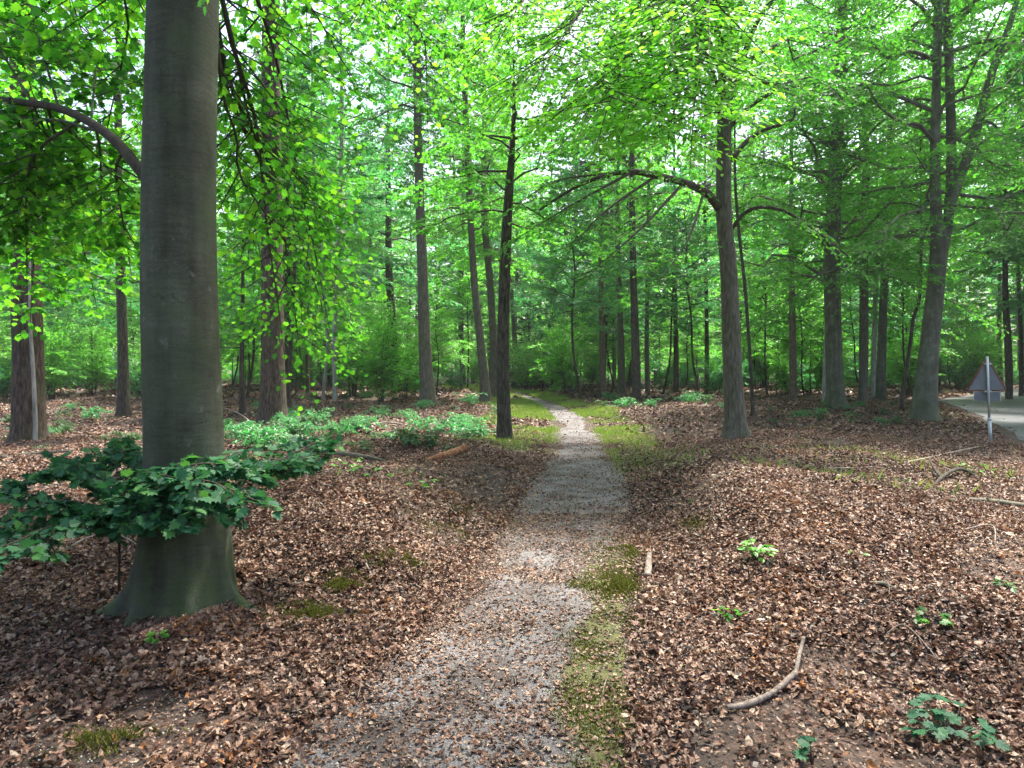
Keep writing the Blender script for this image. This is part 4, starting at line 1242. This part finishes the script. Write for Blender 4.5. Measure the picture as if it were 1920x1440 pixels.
# ---- low undergrowth plants
def proto_low(name, cat, leafm, seed, H, n, leaf, kind='oval'):
    r = np.random.default_rng(seed)
    root = empty(name, (0, 0, 0)); tag(root, None, cat)
    wood, lv = Geo(), Geo()
    br = []
    for i in range(n):
        az = r.uniform(0, 6.28); a = np.array([cos(az), sin(az), 0]); h = H * r.uniform(.5, 1.1); o_ = H * r.uniform(.4, 1.3)
        br.append(catmull([a * .04, a * o_ * .45 + UP * h * .9, a * o_ + UP * h * r.uniform(.5, 1)], 7))
    branch_wood(wood, br, .006, .003, 4)
    foliage(None, lv, br, r, leaf=leaf, kind=kind, step=.12, ns=3, nl=3, twig=.24, t0=.25, droop=.3, ndev=.4)
    link("stem", wood.build("stem", M['b_twig']), root)
    link("foliage", lv.build("foliage", M[leafm], smooth_shade=False), root)
    return root


low = [proto_low("bramble", "bramble", 'bramble', 531, .55, 9, .085), proto_low("bramble", "bramble", 'bramble', 532, .40, 8, .075), proto_low("bramble", "bramble", 'cool', 533, .75, 10, .09), proto_low("bramble", "bramble", 'bramble', 534, .30, 7, .07)]
taken2 = []


def low_spots(n, x0, x1, y0, y1):
    out = []
    while len(out) < n:
        px, py = r_.uniform(x0, x1), y0 + (y1 - y0) * r_.uniform(0, 1) ** 1.2
        c = G(px, py)
        if abs(c[0] - path_x(c[1])) < 1.15 or float(road_s(c[0], c[1])) > -.6:
            continue
        out.append((c[0], c[1], int(r_.integers(0, 99))))
    return out


scatter(low, low_spots(135, 480, 950, 738, 850), "low grey-green bramble in the litter left of the path beyond the rotten log", "brambles left of the path", r_, .25, .7)
scatter(low, low_spots(22, 0, 270, 770, 850), "low grey-green bramble around the trunks at the left edge", "brambles at the left edge", r_, .3, .65)
scatter(low, low_spots(16, 420, 560, 760, 850), "low grey-green bramble around the rough pine's foot", "brambles by the rough pine", r_, .3, .65)
scatter(low, low_spots(46, 1120, 1360, 726, 770), "low green bramble on the bank right of the path bend", "brambles right of the path bend", r_, .35, .8)
scatter(low, low_spots(34, 1420, 1760, 745, 800), "low green bramble around the feet of the right-hand beeches", "brambles under the right-hand beeches", r_, .22, .55)

# ------------------------------------------------------------------ the woodland far behind
fw_w, fw_l = Geo(), Geo()
r_ = np.random.default_rng(808)
n = 150
ang = r_.uniform(-.85, .85, n); dist = r_.uniform(82, 125, n)
for a, dd in zip(ang, dist):
    x, y = dd * sin(a) * 1.25, dd * cos(a)
    h = r_.uniform(16, 24)
    fw_w.add(*tube([(x, y, -.2), (x + r_.normal(0, .3), y, h * .5), (x + r_.normal(0, .5), y, h)], [r_.uniform(.15, .3), .15, .03], 6))
n = 190000
a = r_.uniform(-.9, .9, n); dd = r_.uniform(82, 128, n)
c_x = dd * np.sin(a) * 1.25; c_y = dd * np.cos(a); c_z = 27 * r_.uniform(.01, 1, n) ** 1.25
k = fbm(c_x * .28, c_z * .33 + c_y * .2, 95) > .42
c = np.stack([c_x, c_y, c_z], -1)[k]; n = len(c)
fw_l.add(*leaf_arrays(c, r_.normal(0, 1, (n, 3)) * [1, 1, .4], norm(r_.normal(0, .5, (n, 3)) + UP), r_.uniform(.5, 1.0, n), 'diamond'))
fw = empty("far_woodland", (0, 0, 0)); tag(fw, "hazy far-off wood closing the view between the trunks", "woodland", kind='stuff')
link("trunk", fw_w.build("trunk", M['b_brown']), fw)["kind"] = 'stuff'
link("crown", fw_l.build("crown", M['under'], smooth_shade=False), fw)["kind"] = 'stuff'


# ------------------------------------------------------------------ the maple sapling in front of the big beech
def maple_sapling():
    r = np.random.default_rng(909)
    b = np.array([-2.62, 4.55, 0.0]); b[2] = float(gz(b[0], b[1]))
    root = empty("maple_sapling", b); tag(root, "low maple sapling with dark blue-green leaves across the big beech's foot", "sapling")
    wood, lv = Geo(), Geo()
    stem = catmull([b, P(224, 1010, 4.45), P(226, 950, 4.25), P(262, 910, 3.95)], 12)
    wood.add(*tube(stem, np.linspace(.009, .006, 12), 7))
    br = [catmull(q, 9) for q in [
        [P(226, 960, 4.3), P(300, 905, 3.85), P(380, 900, 3.7), P(450, 925, 3.7)], [P(240, 935, 4.15), P(320, 930, 3.75), P(400, 960, 3.65)], [P(262, 910, 3.95), P(340, 875, 3.8), P(420, 870, 3.85), P(470, 885, 3.9)],
        [P(224, 965, 4.3), P(160, 900, 4.2), P(90, 890, 4.1), P(10, 925, 4.0)], [P(224, 975, 4.3), P(150, 940, 4.0), P(70, 950, 3.8), P(-20, 1010, 3.6)], [P(226, 950, 4.25), P(200, 880, 4.4), P(150, 870, 4.6), P(110, 885, 4.7)],
        [P(224, 985, 4.35), P(180, 965, 4.0), P(130, 975, 3.8)], [P(230, 945, 4.25), P(240, 870, 4.5), P(225, 835, 4.7)], [P(226, 970, 4.3), P(280, 960, 3.8), P(330, 975, 3.6)],
        [P(262, 910, 3.95), P(420, 880, 4.05), P(500, 870, 4.3), P(560, 845, 4.7), P(590, 830, 4.9)], [P(480, 880, 4.2), P(530, 880, 4.5), P(570, 870, 4.8)], [P(226, 955, 4.25), P(100, 985, 3.7), P(20, 1020, 3.4), P(-60, 1040, 3.3)]]]
    branch_wood(wood, br, .004, .004, 5)
    foliage(wood, lv, br, r, leaf=.07, kind='lobed', step=.038, ns=4, nl=3, twig=.26, t0=.08, droop=.25, twig_max=.28, ndev=.6, sub_wood=True)
    link("stem", wood.build("stem", M['b_twig'], b), root)
    link("foliage", lv.build("foliage", M['deep'], b, False), root)


maple_sapling()


# ---- small seedlings
def seedling(name, label, px, py, leafm, n, h, leaf, kind, seed, spread=.1, cat="seedling", lean=(0, 0)):
    r = np.random.default_rng(seed)
    b = G(px, py)
    root = empty(name, b); tag(root, label, cat)
    wood, lv = Geo(), Geo()
    pos, D, N_, L = [], [], [], []
    for i in range(n):
        az = r.uniform(0, 6.28); a = np.array([cos(az), sin(az), 0]); hh = h * r.uniform(.45, 1.0)
        tip = b + a * spread * r.uniform(.2, 1) + UP * hh + np.array([lean[0], lean[1], 0]) * hh
        wood.add(*tube([b - UP * .01, b * .5 + tip * .5 + UP * .02, tip], [.0025, .002, .0015], 5))
        for q in range(2 + int(r.integers(0, 2))):
            az2 = az + r.normal(0, 1.1)
            pos.append(tip); D.append([cos(az2), sin(az2), r.normal(-.1, .2)]); N_.append(UP + r.normal(0, .3, 3)); L.append(leaf * r.uniform(.7, 1.25))
    lv.add(*leaf_arrays(np.array(pos), np.array(D), norm(np.array(N_)), np.array(L), kind))
    link("stem", wood.build("stem", M['b_twig'], b), root)
    link("leaf", lv.build("leaf", M[leafm], b, False), root).name = "foliage"


seedling("seedling", "bright green seedling with round leaves at the big beech's foot", 295, 1212, 'fresh', 8, .07, .055, 'oval', 1, .05)
seedling("seedling", "green leafy seedling in sunlit litter right of the path", 1420, 1060, 'fresh', 22, .16, .055, 'oval', 2, .10)
seedling("seedling", "tiny pale seedling right of the leafy one in sunlit litter", 1607, 1045, 'fresh', 5, .05, .05, 'oval', 3, .06)
seedling("seedling", "dark small seedling at the foot of the litter bank right of moss", 1368, 1165, 'maple', 7, .08, .045, 'oval', 4, .07)
seedling("maple_seedling", "large dark green maple seedling in the bottom right corner", 1785, 1400, 'deep', 22, .16, .06, 'lobed', 5, .2)
seedling("maple_seedling", "small dark maple seedling cut by the bottom edge", 1525, 1437, 'deep', 5, .09, .055, 'lobed', 6, .07)
seedling("maple_seedling", "sparse green sprigs in shade left of the right edge", 1745, 1170, 'maple', 9, .08, .05, 'lobed', 7, .2)
seedling("seedling", "pale green clump at the right edge beside a mossy log", 1890, 1110, 'bramble', 6, .07, .055, 'oval', 8, .1)
seedling("seedling", "yellow-green sprig beside the grey log left of the path", 790, 925, 'fresh', 8, .14, .06, 'oval', 9, .15)
seedling("seedling", "yellow-green low leaves between the fallen logs left", 690, 900, 'fresh', 12, .14, .06, 'oval', 10, .28)
seedling("seedling", "yellow-green tuft of leaves near the moss left of the path", 640, 880, 'fresh', 12, .16, .07, 'oval', 11, .35)
seedling("seedling", "green sprig under the leaning fallen branch at right", 1820, 890, 'fresh', 10, .15, .07, 'oval', 12, .3)


# ---- fallen wood
def stick(name, label, pts, rads, mat, cat="stick", forks=(), lift=.0, group=None, sides=7, seed=0):
    b = G(*pts[0][:2])
    W = [G(p[0], p[1], lift + rads[min(i, len(rads) - 1)] * .8 + (p[2] if len(p) > 2 else 0)) for i, p in enumerate(pts)]
    geo = Geo()
    n = max(9, 5 * len(W))
    Cv = catmull(W, n)
    rr = np.interp(np.linspace(0, 1, n), np.linspace(0, 1, len(rads)), rads)
    geo.add(*tube(Cv, rr, sides, .12, seed))
    for fp, fr in forks:
        Wf = [G(p[0], p[1], lift + fr[0] + (p[2] if len(p) > 2 else 0)) for p in fp]
        geo.add(*tube(catmull(Wf, 8), np.linspace(fr[0], fr[-1], 8), 6, .1, seed + 1))
    o = link(name, geo.build(name, M[mat], b)); o.location = b
    tag(o, label, cat, group)
    return o


stick("fallen_stick", "curved tan stick lying in litter at lower right", [(1362, 1336), (1400, 1332), (1450, 1308), (1492, 1278, .02)], [.012, .016, .015, .013], 'b_dead', lift=.016, seed=1, forks=[([(1490, 1282), (1500, 1250, .05), (1507, 1235, .09)], [.012, .009])])
stick("wood_stub", "short pale upright stub of wood right of the path", [(1214, 1088), (1216, 1072, .03), (1217, 1060, .07)], [.028, .027, .022], 'b_dead', seed=2)
stick("fallen_stick", "pale forked stick beside the upright stub", [(1222, 1110), (1250, 1104), (1276, 1094)], [.009, .012, .01], 'b_dead', seed=3, forks=[([(1276, 1088, .01), (1270, 1110), (1264, 1130)], [.017, .013])])
stick("fallen_branch", "long thin grey branch lying across litter towards the sign", [(1540, 880), (1640, 876), (1720, 866), (1790, 852, .02), (1835, 842, .04)], [.012, .02, .026, .024, .012], 'b_dead', "fallen branch", seed=4)
stick("fallen_branch", "dark curved branch in litter at right, under the long grey one", [(1752, 912), (1770, 904, .06), (1800, 893, .08), (1832, 896)], [.02, .028, .026, .015], 'b_dark', "fallen branch", seed=5, forks=[([(1765, 906, .05), (1750, 892, .1), (1742, 880, .14)], [.025, .01])])
stick("fallen_log", "mossy green log entering from the right edge", [(1780, 944), (1840, 945), (1900, 954), (1970, 962)], [.03, .04, .045, .045], 'b_brown', "log", seed=6)
stick("fallen_stick", "half-buried brown stick on the right bank", [(1620, 1095), (1660, 1106, .02), (1690, 1116)], [.012, .018, .012], 'b_brown', seed=7)
stick("fallen_stick", "short grey stick near the dark small seedling", [(1388, 1198), (1408, 1200, .012), (1424, 1208)], [.013, .016, .012], 'b_dead', seed=8)
stick("fallen_twig", "thin dark rooty twig on the bank right of the path", [(1262, 982), (1280, 962, .03), (1300, 951), (1345, 946)], [.007, .009, .008, .004], 'b_twig', "twig", seed=9)
stick("fallen_stick", "small pale crescent stick on the left moss", [(686, 1066, .03), (692, 1080, .03), (702, 1092, .01)], [.006, .008, .005], 'b_dead', seed=10)
stick("fallen_log", "grey log end pointing at the path left of rotten log", [(598, 852), (640, 856), (690, 862), (722, 868)], [.05, .055, .045, .03], 'b_brown', "log", seed=11)
stick("rotten_log", "reddish rotten log broken open left of the path", [(800, 866), (825, 862), (850, 856), (872, 850, .04)], [.03, .06, .075, .07], 'b_rot', "log", seed=12)
stick("fallen_branch", "bleached bent branch beside the rough pine's foot", [(418, 786, .35), (450, 794, .25), (485, 812, .08), (510, 828)], [.012, .02, .018, .01], 'b_dead', "fallen branch", seed=13, forks=[([(484, 814, .08), (455, 830, .02), (430, 842)], [.015, .01])])
stick("fallen_log", "dark lying trunk behind the sapling at left", [(0, 862), (60, 858), (150, 852), (265, 846)], [.04, .055, .05, .04], 'b_dark', "log", seed=14)
stick("fallen_branch", "thin pale arching branch in shade under the sapling leaves", [(110, 1040), (160, 1026, .06), (215, 1020, .08), (262, 1030, .02)], [.006, .009, .009, .006], 'b_dead', "fallen branch", seed=15)
stick("fallen_twig", "pale twig in dark litter at the bottom left", [(105, 1355), (140, 1340, .01), (205, 1336)], [.005, .006, .004], 'b_dead', "twig", seed=16)
stick("fallen_twig", "thin pale twig above the bottom-left one", [(0, 1302), (24, 1300), (48, 1303)], [.006, .006, .004], 'b_dead', "twig", seed=17)
stick("fallen_twig", "thin straight twig lying left of bright seedling", [(45, 1272), (66, 1292, .01), (88, 1316)], [.004, .004, .003], 'b_dead', "twig", seed=18)
stick("fallen_twig", "forked thin twig crossing moss at the bottom centre", [(1180, 1372), (1225, 1388, .01), (1262, 1410), (1290, 1440)], [.004, .005, .005, .004], 'b_dead', "twig", seed=19, forks=[([(1255, 1400, .01), (1260, 1420, .02), (1280, 1435)], [.004, .003])])
stick("fallen_twig", "curled thin twig on moss at the path's right side", [(1145, 1262), (1135, 1285, .01), (1128, 1310)], [.003, .0035, .002], 'b_dead', "twig", seed=20)
stick("fallen_twig", "grey twig arching over dark litter at lower right", [(1660, 1205, .03), (1695, 1195, .07), (1740, 1225, .03), (1760, 1245)], [.003, .004, .003], 'b_dead', "twig", seed=21)
stick("fallen_twig", "thin twig lying above the bottom-right maple seedling", [(1600, 1352), (1660, 1358, .01), (1720, 1360)], [.004, .005, .003], 'b_dead', "twig", seed=22)


for i, (lab, pts_, rr_, mt) in enumerate([
        ("thin brown stick lying on the left bank below the grey log", [(560, 905), (600, 912, .01), (640, 918)], [.008, .01, .006], 'b_brown'),
        ("slim dark stick lying before the rotten log", [(760, 905), (800, 896, .015), (838, 884)], [.012, .015, .008], 'b_dark'),
        ("grey brushwood stick left of the dark trunk by the path", [(680, 805, .1), (730, 800, .15), (790, 803)], [.015, .02, .01], 'b_dead'),
        ("short dark stick on the litter near the middle right", [(1720, 1010), (1752, 1002, .015), (1780, 1005)], [.01, .012, .008], 'b_dark'),
        ("thin grey twig lying on the bank above the leafy seedling", [(1440, 945), (1490, 938, .015), (1530, 941)], [.007, .009, .005], 'b_dead'),
        ("pale crooked twig at the right edge over the litter", [(1800, 1000, .02), (1860, 1000, .06), (1866, 1028)], [.006, .008, .005], 'b_dead'),
        ("thin twig at the bottom right corner below the maple seedling", [(1820, 1395), (1870, 1412, .01), (1915, 1430)], [.004, .005, .004], 'b_dead'),
        ("dark twig lying beside the bottom-edge maple seedling", [(1440, 1400), (1420, 1420, .01), (1405, 1438)], [.005, .005, .004], 'b_twig')]):
    stick("fallen_stick", lab, pts_, rr_, mt, seed=40 + i)


# ---- the warning sign, seen from behind
def warning_sign():
    d = 14.55
    b = G(1858, 830); b = P(1858, 830, d); b[2] = float(gz(b[0], b[1]))
    root = empty("warning_sign", b); tag(root, "grey back of a triangular road sign with plate on a post", "road sign")
    s = d / F
    geo = Geo(); top = P(1851, 668, d); j = P(1855, 786, d)
    geo.add(*tube([b - UP * .1, j], [.034, .034], 16)); geo.add(*tube([j - UP * .005, top], [.024, .024], 16))
    link("post", geo.build("post", M['zinc'], b), root)
    col = Geo(); col.add(*tube([j - UP * .02, j + UP * .025], [.039, .039], 16))
    link("collar", col.build("collar", M['zinc'], b), root)

    def plate(pts, y0, y1):
        g = Geo(); n = len(pts)
        A = np.array([[p[0], y0, p[2]] for p in pts]); B = np.array([[p[0], y1, p[2]] for p in pts])
        V = np.vstack([A, B]); T = []
        for i in range(1, n - 1):
            T += [[0, i, i + 1], [n, n + i + 1, n + i]]
        for i in range(n):
            k = (i + 1) % n
            T += [[i, n + i, n + k], [i, n + k, k]]
        g.add(V, np.array(T)); return g

    def rounded(c, rad):
        out = []
        n = len(c)
        for i in range(n):
            p, q, r2 = c[i - 1], c[i], c[(i + 1) % n]
            a = q + norm(p - q) * rad; e = q + norm(r2 - q) * rad
            for t in np.linspace(0, 1, 6):
                out.append((1 - t) ** 2 * a + 2 * t * (1 - t) * q + t * t * e)
        return out
    y = d + .035
    tri = [P(1816, 732, d), P(1888, 732, d), P(1853, 672, d)]
    cen = sum(tri) / 3
    link("panel", plate(rounded([cen + (p - cen) * .955 for p in tri], .05), y, y + .012).build("panel", M['signback'], b, False), root)
    rim = Geo()                                                        # folded red edge all round
    ring = rounded([cen + (p - cen) * 1.04 for p in tri], .07); ring.append(ring[0])
    ring = np.array(ring); ring[:, 1] = y + .008
    rim.add(*tube(ring, np.full(len(ring), .017), 8))
    link("rim", rim.build("rim", M['signred'], b), root)
    rc = [P(1830, 752, d), P(1878, 752, d), P(1878, 735, d), P(1830, 735, d)]
    link("plate", plate(rounded(rc, .02), y + .016, y + .026).build("plate", M['signback'], b, False), root)
    ed = Geo(); rr = rounded(rc, .02)[6:] ; rr = np.array(rr); rr[:, 1] = y + .018
    q = np.array([P(1879, 752, d), P(1879, 734.5, d), P(1829, 734.5, d), P(1829, 752, d)]); q[:, 1] = y + .02
    ed.add(*tube(q, np.full(4, .011), 6))
    link("plate_edge", ed.build("plate_edge", M['signedge'], b), root)
    for zz in (682, 734):
        c = P(1853, zz, d); cl = Geo()
        w = .07
        V = np.array([[c[0] + sx * w, d + yy, c[2] + sz * .018] for sx in (-1, 1) for yy in (.0, .033) for sz in (-1, 1)])
        cl.add(V, np.array([[0, 1, 3, 2], [4, 6, 7, 5], [0, 2, 6, 4], [1, 5, 7, 3], [0, 4, 5, 1], [2, 3, 7, 6]]))
        link("bracket", cl.build("bracket", M['zinc'], b, False), root)


warning_sign()

for o in COL.objects:
    if "used" in o:
        del o["used"]

# ------------------------------------------------------------------ haze volume added to lift the darks between the trunks
hv = np.array([[x, y, z] for x in (-190, 190) for y in (-40, 190) for z in (-2.5, 40)], float)
hf = np.array([[0, 1, 3, 2], [4, 6, 7, 5], [0, 4, 5, 1], [2, 3, 7, 6], [0, 2, 6, 4], [1, 5, 7, 3]])
hm = bpy.data.materials.new("added_haze"); hm.use_nodes = True
ht = hm.node_tree; ht.nodes.clear()
ho = ht.nodes.new("ShaderNodeOutputMaterial"); hp = ht.nodes.new("ShaderNodeVolumePrincipled")
hp.inputs["Color"].default_value = (.93, .97, 1, 1); hp.inputs["Density"].default_value = 0.0005; hp.inputs["Anisotropy"].default_value = .2
ht.links.new(hp.outputs[0], ho.inputs["Volume"])
tag(link("haze", mesh("haze", hv, hf, hm)), "faint pale haze added to lift the dark between the far trunks", "haze", kind='stuff')
